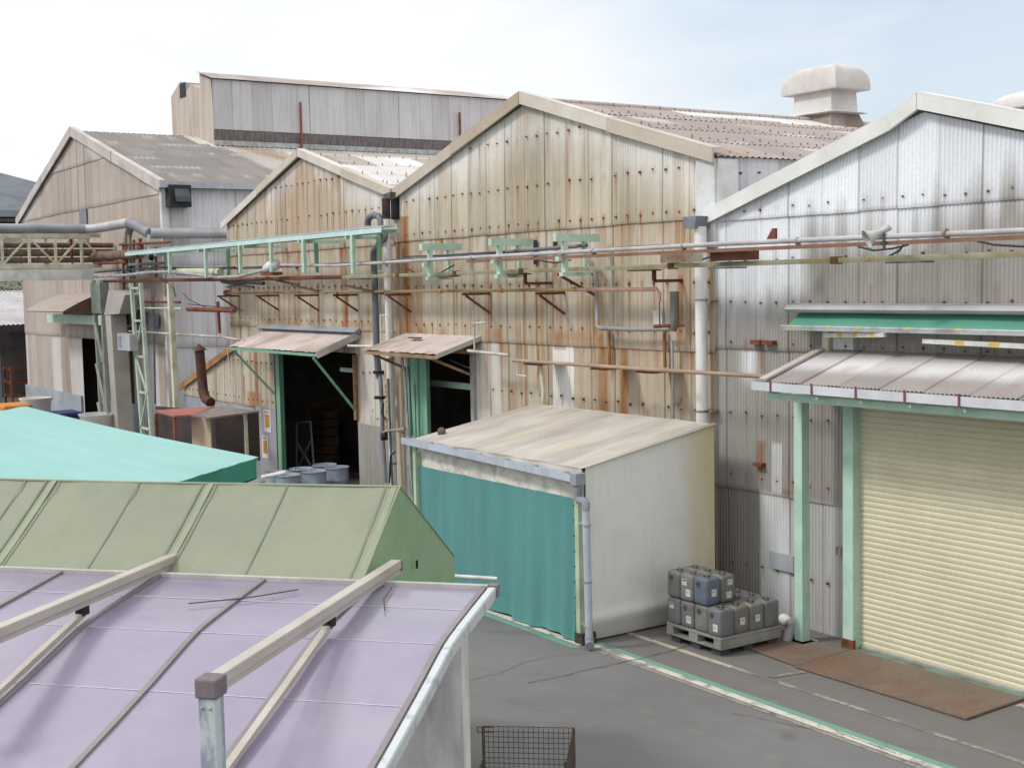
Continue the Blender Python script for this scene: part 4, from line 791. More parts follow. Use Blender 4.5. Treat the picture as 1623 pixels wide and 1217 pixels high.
# grey vertical pipe with swan neck
gp = thing('vent_pipe', (-26, 13.7, .6), 'dark grey swan necked pipe running down beside the white downpipe', 'pipe')
sw = [PY(u, v, 13.62) for u, v in ((583, 358), (583, 350), (586, 344), (593, 341), (600, 343), (604, 350), (604, 378), (600, 388), (592, 398), (592, 412), (594, 440), (597, 560), (601, 600))]
MB().tube(sw, .075, 10).build('upper_pipe', GREYP, gp)
MB().tube([PY(u, v, 13.62) for u, v in ((600, 585), (603, 600), (605, 640), (607, 700), (611, 765))], .05, 8).build('lower_pipe', mat('grey galv', '84868c', '70727a', 2), gp)
b = MB()
for (u, v) in ((600, 592), (602, 632)): p = PY(u, v, 13.62); b.tube([p, p+[0, 0, .06]], .13, 10)
b.build('flange', BLACK, gp); p = PY(583, 360, 13.62); MB().tube([p, p-[0, 0, .10]], .12, 10).build('mouth', GREYP, gp)
MB().tube([PY(608, 640, 13.55), PY(605, 655, 13.55), PY(612, 665, 13.55)], .02, 6).build('valve_stub', BLACK, gp)
vtext('タンク', -26.0, 13.55, 2.3, .12, gp, BLACK) if True else None
for (a, bb, l, mm, r) in (((615, 600), (622, 778), 'thin dark pipe between the grey pipe and white downpipe', GREYP, .028), ((641, 585), (655, 800), 'thin galvanised conduit just left of the green sliding door', GALV, .03), ((637, 560), (649, 690), 'rust stained thin conduit right of the white downpipe', GALVR, .022)):
    pipe([PY(*a, 13.6), PY(*bb, 13.6)], r, mm, l)
pipe([PY(603, 497, 13.75), PY(603, 430, 13.75)], .025, WHITEP, 'short thin white conduit beside the grey swan necked pipe')
hp = thing('clamp_pipe', (-25.8, 13.5, 2), 'short horizontal pipe clamped across the white downpipe', 'pipe'); MB().tube([PY(608, 686, 13.5), PY(612, 683, 13.5), PY(642, 680, 13.5)], .035, 8).build('pipe_length', GALVR, hp); MB().lathe(PY(609, 690, 13.5)-[0, 0, .1], [(0, 0), (.08, 0), (.08, .16), (0, .16)], 8).build('valve', BLACK, hp)
pipe([PY(617, 766, 13.55), PY(619, 722, 13.55), PY(626, 716, 13.55)], .02, CABLE, 'bent thin black hose low beside the white downpipe')
# lower handrail-like pipes
mg = mat('thin galv pipe', 'bdb8b2', '8f7a6c', 1.3, rough=.5)
l4 = thing('water_pipe', (-37, 13.3, 3.7), 'thin pale pipe running across the left halls to the wide doorway canopy', 'pipe'); MB().tube([PY(205, 525, 13.3), PY(300, 531, 13.3), PY(350, 534, 13.3), PY(388, 540, 13.3)], .035, 8).build('pipe_run', mg, l4)
pipe([PY(552, 548, 13.35), PY(592, 549, 13.35)], .03, WHITEP, 'short white pipe between the two door canopies')
pipe([PY(742, 556, 13.4), PY(807, 563, 13.4)], .032, mg, 'short pale pipe sticking out right of the smaller door canopy')
l5 = thing('water_pipe', (-16.5, 13.3, 3.7), 'thin pipe crossing the tan wall above the white tent to the shutter canopy', 'pipe')
MB().tube([(-19.95, 13.3, 3.71), (-16.4, 13.3, 3.71), (-13.0, 13.3, 3.72)], .032, 8).build('pipe_run', mat('tan pipe', 'a58e7e', '927868', 1.5), l5)
b = MB()
for x in (-19.4, -17.4, -16.2): b.box(x-.25, 13.32, 3.64, x+.15, 13.98, 3.67)
b.build('rest', RUST, l5)
for x, z0, l in ((-19.35, 2.0, 'cream stub pipe dropping onto the tent roof'),): pipe([(x-.02, 13.5, 3.68), (x+.06, 13.5, 3.2), (x, 13.5, 2.2)], .04, CREAM, l)
pipe([PY(820, 576, 13.3), PY(819, 594, 13.3), PY(834, 596, 13.3)], .014, WHITEP, 'thin bent white drop under the left end of the tan pipe')
MB().box(-19.7, 13.3, 2.78, -19.0, 13.34, 2.84).build('bracket_stub', RUST, label='rusty arm on tan wall above the tent roof left side', cat='bracket')
for u, l in ((965, 'left rusty strut standing under the conduit loop'), (1053, 'right rusty strut standing under the conduit loop')):
    a = PY(u, 524, 13.9); bb = PY(u+1, 582, 13.9); MB().bar(a, bb, .05, .03).build('strut', mat('ochre rust', '94683c', '7a5230', 3), label=l, cat='strut', group='rusty struts under the conduit loop')
pipe([PY(1065, 540, 13.85), PY(1067, 665, 13.85)], .025, GALV, 'thin grey conduit left of the thick white downpipe')
MB().box(*(PY(1069, 629, 13.97)+[0, -.06, 0]), *(PY(1079, 639, 13.97))).build('switch_box', mat('beige box', 'b8b09c'), label='small beige box beside the thin grey conduit', cat='switch box')
lo_ = thing('conduit_loop', (-17, 13.8, 4.2), 'grey conduit making a wide U on the tan wall', 'conduit')
MB().tube([PY(u, v, 13.75) for u, v in ((925, 405), (938, 418), (945, 440), (947, 515), (950, 520), (1000, 522), (1066, 521))], .04, 8).build('conduit', mat('conduit grey', '9c9c9c', '86847f', 2), lo_)
MB().tube([PY(u, v, 13.75) for u, v in ((1066, 521), (1069, 515), (1069, 462))], .075, 10).build('flexible_hose', mat('hose grey', '807c78', '6c6864', 3), lo_)
# thin wall loops
for pts_, l in ((((752, 556), (752, 512), (770, 511)), 'thin white bent rod beside the smaller door canopy'), (((604, 540), (604, 500), (617, 500)), 'thin white bent rod left of the tall downpipe'), (((374, 640), (371, 600), (365, 596), (361, 553), (368, 550)), 'pale bent conduit beside the lean-to trim')):
    pipe([PY(u, v, 13.3) for u, v in pts_], .018, WHITEP, l)
# wood block with cables on C
MB().box(-14.42, 13.1, 5.37, -13.62, 13.3, 5.50).build('timber_block', mat('red brown timber', '6a4034', '54342a', 4), label='red brown timber block under black cables right of the thick downpipe', cat='timber block')
MB().box(-15.6, 13.15, 5.37, -14.85, 13.35, 5.50).build('support_box', mat('peeling cream', 'c4b8a4', 'a87858', 3, rust=.3), label='peeling cream box rail crossing the thick white downpipe', cat='box rail')
MB().prism([(-13.5, 13.3, 5.62), (-13.3, 13.3, 5.62), (-13.3, 13.3, 5.80), (-13.36, 13.3, 5.80)], (0, .04, 0)).build('gusset_plate', RUST, label='rusty triangular gusset above the pale pipe on the white hall', cat='gusset')
for pts_, l in ((((1090, 414), (1115, 411), (1140, 402), (1165, 398), (1200, 399)), 'black cables drooping to the timber block'), (((1360, 391), (1385, 397), (1415, 394), (1440, 388)), 'black cable drooping below the horn loudspeaker'), (((1405, 408), (1425, 398), (1432, 388)), 'short black cable tail right of the horn loudspeaker'),
                 (((1453, 376), (1470, 370), (1490, 370), (1510, 373)), 'black cable looping above the pipe at the right'), (((1540, 380), (1575, 388), (1623, 391), (1700, 385)), 'black cable drooping at the right edge'), (((645, 425), (665, 437), (690, 437), (720, 420)), 'thin cable drooping left of the left mint support'), (((850, 412), (880, 417), (905, 412)), 'thin cable between the middle and right mint supports'),
                 (((290, 465), (300, 475), (325, 487)), 'black cable slanting beside the cream pole'), (((298, 482), (340, 486), (368, 488), (385, 492)), 'black cable crossing the pale side wall behind the beige hall')):
    MB().tube([PY(u, v, 13.35) for u, v in pts_], .014, 6).build('cable', CABLE, label=l, cat='cable')
for x in (-28.6, -24.2, -20.8, -17.1, -14.9, -12.6, -10.2, -8.9):
    MB().tube([(x-.02, 13.0, 5.6), (x+.02, 13.0, 5.6)], .052, 8).box(x-.02, 13.0, 5.5, x+.02, 13.06, 5.6).build('pipe_clamp', GALVR, p1)
for x in (-31.5, -27.5, -22.8, -20.6, -18.3):
    MB().tube([(x-.04, 13.5, 4.99), (x+.04, 13.5, 4.98)], .045, 8).build('union', mat('yellow ochre', 'b0924c', '8a6c3c', 5), p3)
for pts_, l, rr in ((((352, 446), (372, 449), (395, 447), (418, 449)), 'tangled black cable bundle under the floodlight', .05), (((360, 455), (380, 452), (402, 455)), 'lower black cable bundle under the floodlight', .03), (((640, 407), (700, 405), (760, 401), (800, 399)), 'thin black cable lying along the pale pipe left', .015), (((940, 396), (1000, 391), (1060, 388)), 'thin black cable lying along the pale pipe before the thick downpipe', .012),
                    (((150, 432), (200, 428), (260, 424), (330, 425), (372, 424)), 'black cable above the bent pale pipe', .03), (((255, 440), (275, 455), (278, 470)), 'slanting black cable right of the lattice tower', .018), (((210, 455), (214, 520), (216, 600)), 'thin cable running down the lattice tower', .02), (((647, 580), (650, 620), (654, 690)), 'thin dark cable beside the sliding door', .014)):
    MB().tube([PY(u, v, 13.15) for u, v in pts_], rr, 6).build('cable', CABLE, label=l, cat='cable')
for u, v, l in ((420, 440, 'dark bracket under the floodlight'), (462, 452, 'dark slanting bracket below the mint tray middle'), (545, 452, 'dark slanting bracket below the mint tray right end')):
    a = PY(u, v, 13.1); MB().bar(a, a+[.9, .5, -.2], .05, .05).build('brace_bar', BOLT, label=l, cat='bracket')
# horn speaker
SPK = .86
hs = thing('horn_loudspeaker', PY(1392, 388, 12.95), 'grey horn loudspeaker mounted on the long pipe', 'loudspeaker')
sp = PY(1399, 366, 12.95); dr = np.array([-.45, -.75, -.42]); dr /= np.linalg.norm(dr)
MB().lathe(sp, [(a_*SPK, b_*SPK) for a_, b_ in [(0, -.12), (.045, -.12), (.05, -.02), (.04, 0), (.055, .08), (.09, .18), (.135, .26), (.14, .262), (.13, .255), (.085, .17), (.03, .05), (0, .05)]], 20, axis=dr).build('horn', mat('speaker grey', 'b4b6b0', 'a0a29a', 2, rough=.5), hs)
MB().bar(sp+[.02, 0, -.02], sp+[.0, .03, -.22], .03, .02).build('mount', GREYP, hs)
# lamp-like cover on tray
cv = thing('floodlight', PY(425, 428, 12.9), 'white and rusty floodlight housing on the pipes under the mint tray', 'floodlight')
q = PY(425, 425, 12.9); MB().lathe(q+[-.15, 0, -.02], [(0, 0), (.10, .02), (.14, .3), (.13, .62), (0, .66)], 14, axis=(1, 0, .16)).build('housing', WHITEP, cv); MB().box(q[0]-.25, 12.8, q[2]-.18, q[0]+.5, 13.05, q[2]-.10).build('base', RUST, cv)
pipe([PY(283, 431, 13.1), PY(350, 431, 13.1)], .11, CREAM, 'short fat cream cylinder lying among the pipes left', name='cylinder_tank', cat='cylinder')

# ================================================================== left pipe bridge, pillars
BX = -45.0; yb0, yb1 = 5.0, 13.3; br = thing('pipe_bridge', (BX, 9, 5.4), 'cream lattice pipe bridge with white beam coming in from the left', 'pipe bridge')
for k, xx in enumerate((BX, BX-1.2)):
    MB().bar((xx, yb0, 7.0), (xx, yb1, 7.0), .1, .13).build('top_chord', CREAM, br); MB().bar((xx, yb0, 5.98), (xx, yb1, 5.98), .1, .14).build('bottom_chord', CREAM, br)
    y = yb0; i = 0
    while y < yb1-.3:
        MB().bar((xx, y, 6.05), (xx, y, 6.94), .08, .08).build('post', CREAM, br)
        if i % 2 == 0: MB().bar((xx, y, 6.05), (xx, y+.85, 6.94), .06, .06).build('diagonal', CREAM, br)
        else: MB().bar((xx, y, 6.94), (xx, y+.85, 6.05), .06, .06).build('diagonal', CREAM, br)
        y += .85; i += 1
MB().box(BX-.05, yb0, 5.52, BX+.08, yb1-.3, 5.88).build('main_beam', WHITEP, br)
b = MB()
for z in (6.2, 6.45, 6.7): b.tube([(BX-.6, yb0, z), (BX-.6, 13.9, z)], .09 if z != 6.45 else .12, 8)
b.build('carried_pipe', mat('brown lagging', '7c6658', '5c4a40', 2), br)
MB().tube([(BX-.3, 12.4, 6.2), (BX-.3, 12.4, 6.9)], .05, 6).build('stub_pipe', RUST, br)
LAG = mat('silver lagging', '9c9ca2', '84848a', 1.2, rough=.45, metal=.2)
bp = thing('lagged_pipe', (-43, 12, 7), 'thick silver grey lagged pipe with elbows above the pipe bridge', 'pipe')
q1 = PX(0, 362, BX); q2 = PX(146, 363, BX); zz = q2[2]
a0 = np.array([BX, 5.0, zz]); a1 = np.array([BX, q2[1]-.2, zz]); a2 = np.array([BX+.3, q2[1]+.05, zz]); e1 = PY(205, 353, q2[1]+.1)
MB().tube([a0, a1], .155, 14).build('straight_length', LAG, bp); MB().tube([a1, a2, e1], .155, 14).build('straight_length', mat('pale lagging', 'b4b4b8', 'a09e9e', 1.5, rough=.45, metal=.1), bp)
e2 = PX(238, 370, -40.1); e3 = PX(380, 370, -40.1)
MB().tube([e1, e1+(e2-e1)*.35+[0, 0, .02], e1+(e2-e1)*.75, e2], .17, 14).build('elbow', GREYP if False else mat('dark lagging', '85858b', '74747a', 1.5, rough=.5), bp)
MB().tube([e2, e3, e3+[0, 6, 0]], .165, 14).build('straight_length', mat('pale lagging', 'b4b4b8'), bp)
MB().tube([e1+[0, .1, -.05], e1+[-.7, .2, -.25], e1+[-.9, .2, -.5], e1+[-.9, .2, -2.0]], .12, 10).build('drop_leg', mat('dusty lagging', '8e8680', '7c746e', 2), bp)
mf = thing('pipe_manifold', (-42.6, 13.2, 5.2), 'rusty cluster of vertical pipes and valves where the bridge meets the far hall', 'pipe manifold')
for u, v0, v1, rr, mm in ((196, 385, 470, .05, RUST), (204, 372, 455, .04, CREAM), (212, 380, 500, .05, GREYP), (222, 378, 430, .06, RUSTP), (236, 372, 425, .05, MINT), (247, 392, 440, .04, RUST), (262, 385, 470, .05, GALVR)):
    MB().tube([PY(u, v0, 13.3), PY(u+.5, v1, 13.3)], rr, 8).build('riser', mm, mf)
for u, v, rr, mm in ((200, 398, .10, RUST), (222, 392, .13, RUSTP), (240, 408, .09, BLACK), (205, 425, .11, BLACK), (228, 430, .08, GALVR)):
    q = PY(u, v, 13.25); MB().lathe(q, [(0, -.06), (rr, -.05), (rr*1.15, 0), (rr, .05), (0, .06)], 10, axis=(.3, -1, .1)).build('valve', mm, mf)
for u0, u1, v0, v1, rr, mm in ((150, 222, 406, 403, .16, mat('brown lagging', '7c6658')), (190, 268, 388, 384, .04, RUST), (205, 258, 420, 417, .05, GREYP), (150, 200, 418, 415, .06, RUSTP)):
    MB().tube([PY(u0, v0, 13.2), PY(u1, v1, 13.2)], rr, 8).build('cross_pipe', mm, mf)
# steel pillar
sp_ = thing('steel_pillar', (-43.7, 13, 0), 'grey braced steel pillar at the end of the pipe bridge', 'pillar')
for dx in (-.80, .0): MB().bar((-43.5+dx, 12.9, 0), (-43.8+dx, 12.9, 5.5), .12, .12).build('leg', mat('grey green steel', '98a098', '848c84', 2), sp_)
MB().box(-44.3, 12.98, 0, -43.7, 13.02, 4.2).build('web_plate', mat('pale web plate', 'a6aaa4', '8e928c', 2), sp_)
MB().box(-44.65, 12.8, 4.4, -43.6, 13.1, 5.4).build('head_plate', mat('dark green grey', '7e867e', '6c746c', 2), sp_)
b = MB()
for z in (0.1, 1.4, 2.8): b.bar((-44.5, 12.83, z+1.3), (-43.75, 12.83, z), .07, .05)
b.build('brace', CREAM, sp_)
cp = thing('concrete_pillar', (-42.8, 13, 0), 'tall pale concrete pillar with wide head beside the steel pillar', 'pillar')
MB().hexa([(-42.75, 12.8, 0), (-42.2, 12.8, 0), (-42.2, 13.3, 0), (-42.75, 13.3, 0), (-43.15, 12.8, 4.35), (-42.55, 12.8, 4.35), (-42.55, 13.3, 4.35), (-43.15, 13.3, 4.35)]).build('shaft', mat('pale concrete', 'a8a39c', '98928a', 1, rough=.9), cp)
MB().prism([(-43.2, 12.78, 4.35), (-41.6, 12.78, 4.4), (-40.9, 12.78, 5.0), (-42.6, 12.78, 5.15)], (0, .55, 0)).build('head', mat('pale concrete', 'a8a39c'), cp)
lt = thing('lattice_tower', (-40, 12.9, 0), 'pale green lattice tower of two legs with cross braces', 'lattice tower')
LTM = mat('pale green steel', 'b4c2b2', '9cab9a', 2, rust=.1)
MB().bar((-40.05, 12.9, 0), (-40.62, 12.9, 5.35), .13, .1).build('leg', LTM, lt); MB().bar((-39.2, 12.9, 0), (-39.72, 12.9, 5.35), .13, .1).build('leg', LTM, lt)
for z in (.9, 2.0, 3.1, 4.2, 5.2): f_ = z/5.35; xa_ = -40.05-.57*f_; xb_ = -39.2-.52*f_; MB().bar((xa_, 12.88, z), (xb_, 12.88, z), .06, .06).build('rung', LTM, lt)
for z0_, z1_ in ((.9, 2.0), (3.1, 2.0), (3.1, 4.2)): MB().bar((-40.05-.57*z0_/5.35, 12.86, z0_), (-39.2-.52*z1_/5.35, 12.86, z1_), .05, .05).build('brace', LTM, lt)
po = MB().bar((-36.9, 12.9, 0), (-37.1, 12.9, 5.3), .16, .14).build('steel_pole', CREAM, label='tall cream steel pole in front of the pale side wall', cat='pole')
eb = thing('electric_box', (-40.5, 12.8, 3), 'grey electrical cabinet on the lattice tower', 'electrical box')
a = PY(193, 528, 12.75); bb = PY(214, 556, 12.75); MB().box(a[0], 12.6, bb[2], bb[0], 12.85, a[2]).build('cabinet', mat('cabinet grey', 'a4a8a6', '94989a', 2), eb); MB().box(a[0]+.08, 12.585, bb[2]+.08, a[0]+.4, 12.598, a[2]-.08).build('cabinet_door', mat('cabinet door', '8a8e98', '7c808a', 2), eb)
MB().box(*PY(243, 497, 13.9), *(PY(252, 519, 13.9)+[0, -.15, 0])).build('meter_box', mat('grey violet', '8c8ca0', '6c6c7c', 2), label='small grey meter box hanging on the far hall corner', cat='meter box')
for v0, l, m_, r_ in (((215, 478), 'rusty pipe crossing behind the lattice tower', RUST, .04), ((218, 488), 'thin pale pipe crossing behind the lattice tower', MINT, .03)):
    pipe([PY(v0[0]-15, v0[1], 13.3), PY(v0[0]+70, v0[1]+1, 13.3)], r_, m_, l)
pipe([PY(298, 490, 13.6), PY(372, 492, 13.6)], .07, RUSTP, 'fat rusty pink pipe left of the beige hall'); pipe([PY(345, 478, 13.6), PY(348, 528, 13.6)], .05, RUSTP, 'short vertical rusty pipe on the pale side wall')
pipe([PY(243, 470, 13.5), PY(246, 640, 13.5)], .035, GREYP, 'thin dark vertical pipe right of the lattice tower')
MB().box(*PY(187, 480, 13.4), *(PY(208, 515, 13.4)+[0, .3, 0])).build('motor_unit', mat('motor dark', '4a443c', '6a6248', 5), label='dark oily motor unit behind the pillars', cat='motor')

# lean-to shed with red roof and flue
shd = thing('small_shed', (-31, 11.5, 0), 'small dark open shed with a red and grey lean-to roof', 'shed')
P = [PZ(243, 650, 2.2), PZ(275, 658.5, 2.2), PZ(331, 661.5, 2.16), PZ(411, 651, 2.25), PZ(340, 643.5, 2.5)]
zsh = 2.2
MB().slab([P[0], P[1], PZ(305, 657, 2.2), PZ(340, 643.5, 2.35)], .04).build('red_roof', mat('red oxide roof', '9c625a', '84504a', 2), shd)
MB().slab([PZ(303, 657.5, 2.21), PZ(331, 661.5, 2.18), PZ(411, 651, 2.22), PZ(345, 643.5, 2.36)], .04).build('grey_roof', mat('grey brown roof', '847a76', '6e625c', 2), shd)
for u, v, mm in ((247, 655, RUST), (277, 661, RUSTP), (389, 656, CREAM)):
    q = PZ(u, v, 2.15); MB().bar((q[0], q[1], 0), (q[0], q[1], 2.14), .07, .07).build('post', mm, shd)
def wallbt(a, b_, h, t=.03): a = np.array(a[:2]); b_ = np.array(b_[:2]); d = (b_-a)/np.linalg.norm(b_-a); n_ = np.array([-d[1], d[0]])*t; return MB().prism([(*a, 0), (*b_, 0), (*b_, h), (*a, h)], (n_[0], n_[1], 0))
wallbt(PZ(303, 661, 2.1), PZ(333, 664, 2.1), 2.12).build('plywood_panel', mat('plywood', 'b4a08a', 'a4907a', 1.5, (1, 1, .3)), shd)
wallbt(PZ(246, 646, 2.1), PZ(340, 641, 2.3), 2.14).build('back_panel', mat('shed dark', '463c3a', '383030', 2), shd)
wallbt(PZ(340, 641, 2.3), PZ(409, 650, 2.15), 2.14).build('back_panel', mat('shed dark', '463c3a'), shd)
wallbt(PZ(392, 654, 2.15), PZ(410, 651.5, 2.15), 2.14).build('side_panel', mat('shed brown', '5c4c44', '4a3e38', 2), shd)
fl = thing('flue_pipe', (-33, 12.3, 2), 'dark rusty flue pipe with conical cap above the red roofed shed', 'flue')
f = [PY(u, v, 12.4) for u, v in ((316, 556), (320, 600), (322, 620), (326, 632), (334, 638))]
FR = mat('dark flue rust', '5a3c34', '48302a', 5); MB().tube(f, .13, 12).build('tube', FR, fl); MB().lathe(f[0]+[0, 0, .02], [(.2, 0), (.17, .03), (0, .17)], 12).build('cap', FR, fl)
# posters
ORG_ = mat('orange print', 'cf9e3c', 'b88a30', 12); PAPER = mat('paper', 'd4d2da', 'c8c6cc', 3)
for (x0, x1, z0, z1, l) in ((-33.02, -32.56, 1.28, 1.88, 'upper of two white notices with orange panel beside the dark doorway'), (-33.2, -32.78, .56, 1.16, 'lower of two white notices with orange panel beside the dark doorway')):
    t = thing('notice', ((x0+x1)/2, 13.93, z0), l, 'notice', 'notices beside the doorway'); MB().box(x0, 13.925, z0, x1, 13.932, z1).build('sheet', PAPER, t)
    MB().box(x0+.09, 13.918, z0+.13, x1-.07, 13.9235, z1-.12).build('orange_panel', ORG_, t); b = MB()
    for k in range(5): b.box(x0+.13, 13.914, z0+.17+k*.065, x1-.11, 13.9165, z0+.185+k*.065)
    for k in range(2): b.box(x0+.05, 13.92, z1-.05-k*.035, x1-.06-.05*k, 13.9235, z1-.035-k*.035)
    b.build('lettering', mat('grey print', '7a6a50'), t)
# stand in doorway
st = thing('steel_stand', (-34.5, 15.7, 0), 'grey steel A frame stand just inside the wide doorway', 'stand')
A_ = [PZ(469, 740, .02), PZ(500, 744, .02)]; X_ = A_[0][0]+2.0
# stand stands about 1 m inside the doorway
ya = 14.9; s0 = PY(470, 745, ya); s1 = PY(470, 670, ya); s2 = PY(498, 747, ya); s3 = PY(492, 668, ya)
for p_, q_ in ((s0, s1), (s2, s3), (s1, s3), (s0, PY(492, 700, ya)), (s2, PY(470, 700, ya))): MB().bar((p_[0], ya, max(p_[2], 0.02)), (q_[0], ya, q_[2]), .05, .04).build('tube', GALV, st)

# ================================================================== drums
DR = mat('blue grey drum', '8e99a6', '7e8894', 3, rough=.4, metal=.15, spec=.5)
dls = ['rearmost blue grey drum nearest the dark doorway', 'right end drum of the blue grey group', 'drum left behind the middle of the blue grey group', 'front middle drum of the blue grey group', 'leftmost drum half hidden behind the teal tent corner', 'front left drum of the blue grey group']
dpos = [PZ(u, v, .89) for u, v in ((514.6, 735.8), (534, 739.7), (478, 742), (498, 746), (439, 747.7), (456.6, 752))]
D0 = None
for p, l in zip(dpos, dls):
    if D0 is None:
        t = thing('drum', (p[0], p[1], 0), l, 'drum', 'blue grey steel drums'); D0 = t
        MB().lathe((p[0], p[1], 0), [(0, .01), (.275, .01), (.285, .0), (.285, .03), (.275, .04), (.275, .28), (.287, .30), (.275, .32), (.275, .57), (.287, .59), (.275, .61), (.275, .86)], 28).build('body', DR, t)
        MB().lathe((p[0], p[1], 0), [(.276, .86), (.292, .865), (.295, .89), (.283, .895), (.272, .87), (0, .87)], 28).build('lid', DR, t)
        MB().lathe((p[0]+.16, p[1]-.08, .87), [(0, .02), (.03, .02), (.035, 0)], 10).build('bung', DR, t)
    else:
        t = copy_tree(D0); t.location = (p[0], p[1], 0); t['label'] = l; t.rotation_euler.z = random.uniform(0, 6)
print('drums', [tuple(np.round(p, 2)) for p in dpos])
pipe([PY(402, 759, 11.5), PY(455, 748, 11.5)], .05, WHITEP, 'white bar slanting in front of the drums beside the teal tent', name='white_bar', cat='bar')

# ================================================================== white storage tent
wt = thing('storage_tent', (-17, 12.2, 0), 'off white fabric storage tent with teal curtain against the tan hall', 'tent')
TX0, TX1, TY0, TY1, ZF, ZBk = -19.36, -14.70, 10.95, 13.40, 2.50, 2.94
FAB = mat('tent side fabric', 'd8d7d3', 'c8c6c0', .6, rough=.75)
def tent_side_mat():
    m, t, b = base_mat('stained side fabric', .75); g = t.nodes.new('ShaderNodeNewGeometry'); sp = t.nodes.new('ShaderNodeSeparateXYZ'); t.links.new(g.outputs['Position'], sp.inputs[0])
    z = node_noise(t, 1.2, 6, (1, 2, .5)); ad = t.nodes.new('ShaderNodeMath'); ad.operation = 'MULTIPLY_ADD'; t.links.new(z.outputs['Fac'], ad.inputs[0]); ad.inputs[1].default_value = .7; t.links.new(sp.outputs[1], ad.inputs[2])
    c = mixc(t, ramp(t, ad.outputs[0], 13.0, 13.65, 0, .9), lin('e0ded8'), lin('d3c49a')); z2 = node_noise(t, 3, 5); c = mixc(t, ramp(t, z2.outputs['Fac'], .5, .8, 0, .35), c, lin('c0bdb5'))
    c = mixc(t, ramp(t, sp.outputs[2], .4, .02, 0, .7), c, lin('9a9488')); zb2 = node_noise(t, 1.6, 5, (1, .5, 1.6)); bump(t, b, zb2.outputs['Fac'], .22, .05); zz2 = node_noise(t, 5, 6, (1, 3, .25)); c = mixc(t, ramp(t, zz2.outputs['Fac'], .55, .8, 0, .3), c, lin('b0aa9c')); t.links.new(c, b.inputs['Base Color']); return m
def roof_fab_mat():
    m, t, b = base_mat('stained roof fabric', .6); z = node_noise(t, 1.0, 7, (2.2, .55, 1), .65); z2 = node_noise(t, 1.0, 6, (3, .4, 1)); z3 = node_noise(t, .5, 3)
    c = mixc(t, ramp(t, z.outputs['Fac'], .38, .6), lin('b9b4ac'), lin('a09891')); c = mixc(t, ramp(t, z2.outputs['Fac'], .52, .7, 0, .5), c, lin('bdab8c'))
    c = mixc(t, ramp(t, z3.outputs['Fac'], .5, .7, 0, .4), c, lin('8e8680')); t.links.new(c, b.inputs['Base Color']); return m
def rfn(u, w_):
    x = TX0-.05+(TX1-TX0+.1)*u; y = TY0-.06+(TY1-TY0+.08)*w_; return (x, y, ZF+(ZBk-ZF)*w_-.015*abs(math.sin(u*math.pi*5))+.03*abs(c_(u*math.pi*2.5))*(1-w_)*.3+.012)
MB().grid(rfn, 40, 14).build('roof_cover', roof_fab_mat(), wt)
def sfn(u, w_):
    y = TY0+.03+(TY1-TY0-.03)*u; zt = ZF+(ZBk-ZF)*u; z = zt*w_+.03; bul = .035*math.sin(u*math.pi)*math.sin(w_*math.pi)+(.035*math.exp(-((w_-.12)/.03)**2))-.02*math.exp(-((w_-.05)/.03)**2)+.012*math.sin(u*9+w_*4)*(1-w_)
    return (TX1+bul-.10*max(0, .06-w_)*8, y, z)
MB().grid(sfn, 24, 40).build('side_cover', tent_side_mat(), wt)
MB().grid(lambda u, w_: (TX0, TY0+.05+(TY1-TY0-.05)*u, (ZF+(ZBk-ZF)*u)*w_), 4, 4).grid(lambda u, w_: (TX0+(TX1-TX0)*u, TY1, ZBk*w_), 4, 4).build('rear_cover', FAB, wt)
b = MB().grid(lambda u, w_: (TX0-.02+(TX1-TX0+.04)*u, TY0-.05-.02*w_*math.sin(u*31), ZF+.02-.12*w_-.02*abs(math.sin(u*15))*w_), 60, 4); b.build('front_flap', mat('flap fabric', 'ccc6bb', 'b8b0a6', 1.5, rough=.75), wt)
MB().grid(lambda u, w_: (TX0+(TX1-TX0)*u, TY0+.01+.012*math.sin(u*40+w_*2), ZF-.03-.46*w_), 80, 4).build('valance', mat('grimy valance', 'e6e2d8', 'c4beb2', 2.4, (2, 2, 3), rough=.8), wt)
CU = mat('teal curtain', '5b9190', '528685', .8, (2.2, 2.2, .25), rough=.75)
def cfn(u, w_):
    x = TX0+.04+(TX1-TX0-.18)*u; f = math.sin(u*58+2*math.sin(u*7))*.026+math.sin(u*23+1)*.04+math.sin(u*97)*.006
    zb_ = .015+.018*abs(math.sin(u*9))+.004*math.sin(u*37); return (x, TY0-.03+f*(.25+.75*w_)-.03*w_, 2.06-(2.06-zb_)*w_)
MB().grid(cfn, 200, 14).build('curtain', CU, wt, 'teal curtain closing the front')
b = MB()
for k in range(9): b.box(TX1-.17, TY0-.07, .2+k*.22, TX1-.15, TY0-.055, .22+k*.22)
b.build('eyelets', BLACK, wt)['kind'] = 'stuff'
for x in (TX0-.06, TX1-.11): MB().box(x, TY0-.09, .12, x+.09, TY0+.02, 2.3).build('frame_post', mat('pale green frame', 'b4c4a8', '9cab92', 2, rust=.1), wt)
MB().box(TX1-.14, TY0-.10, 0, TX1+.05, TY0+.14, .16).build('wheel_shoe', mat('black shoe', '3a3430', '54443a', 5), wt)
b = MB(); gz0, gz1 = 2.44, 2.34
def gut(x): return gz0+(gz1-gz0)*(x-TX0+.2)/(TX1-TX0+.2)
xa, xb = TX0-.22, TX1+.02
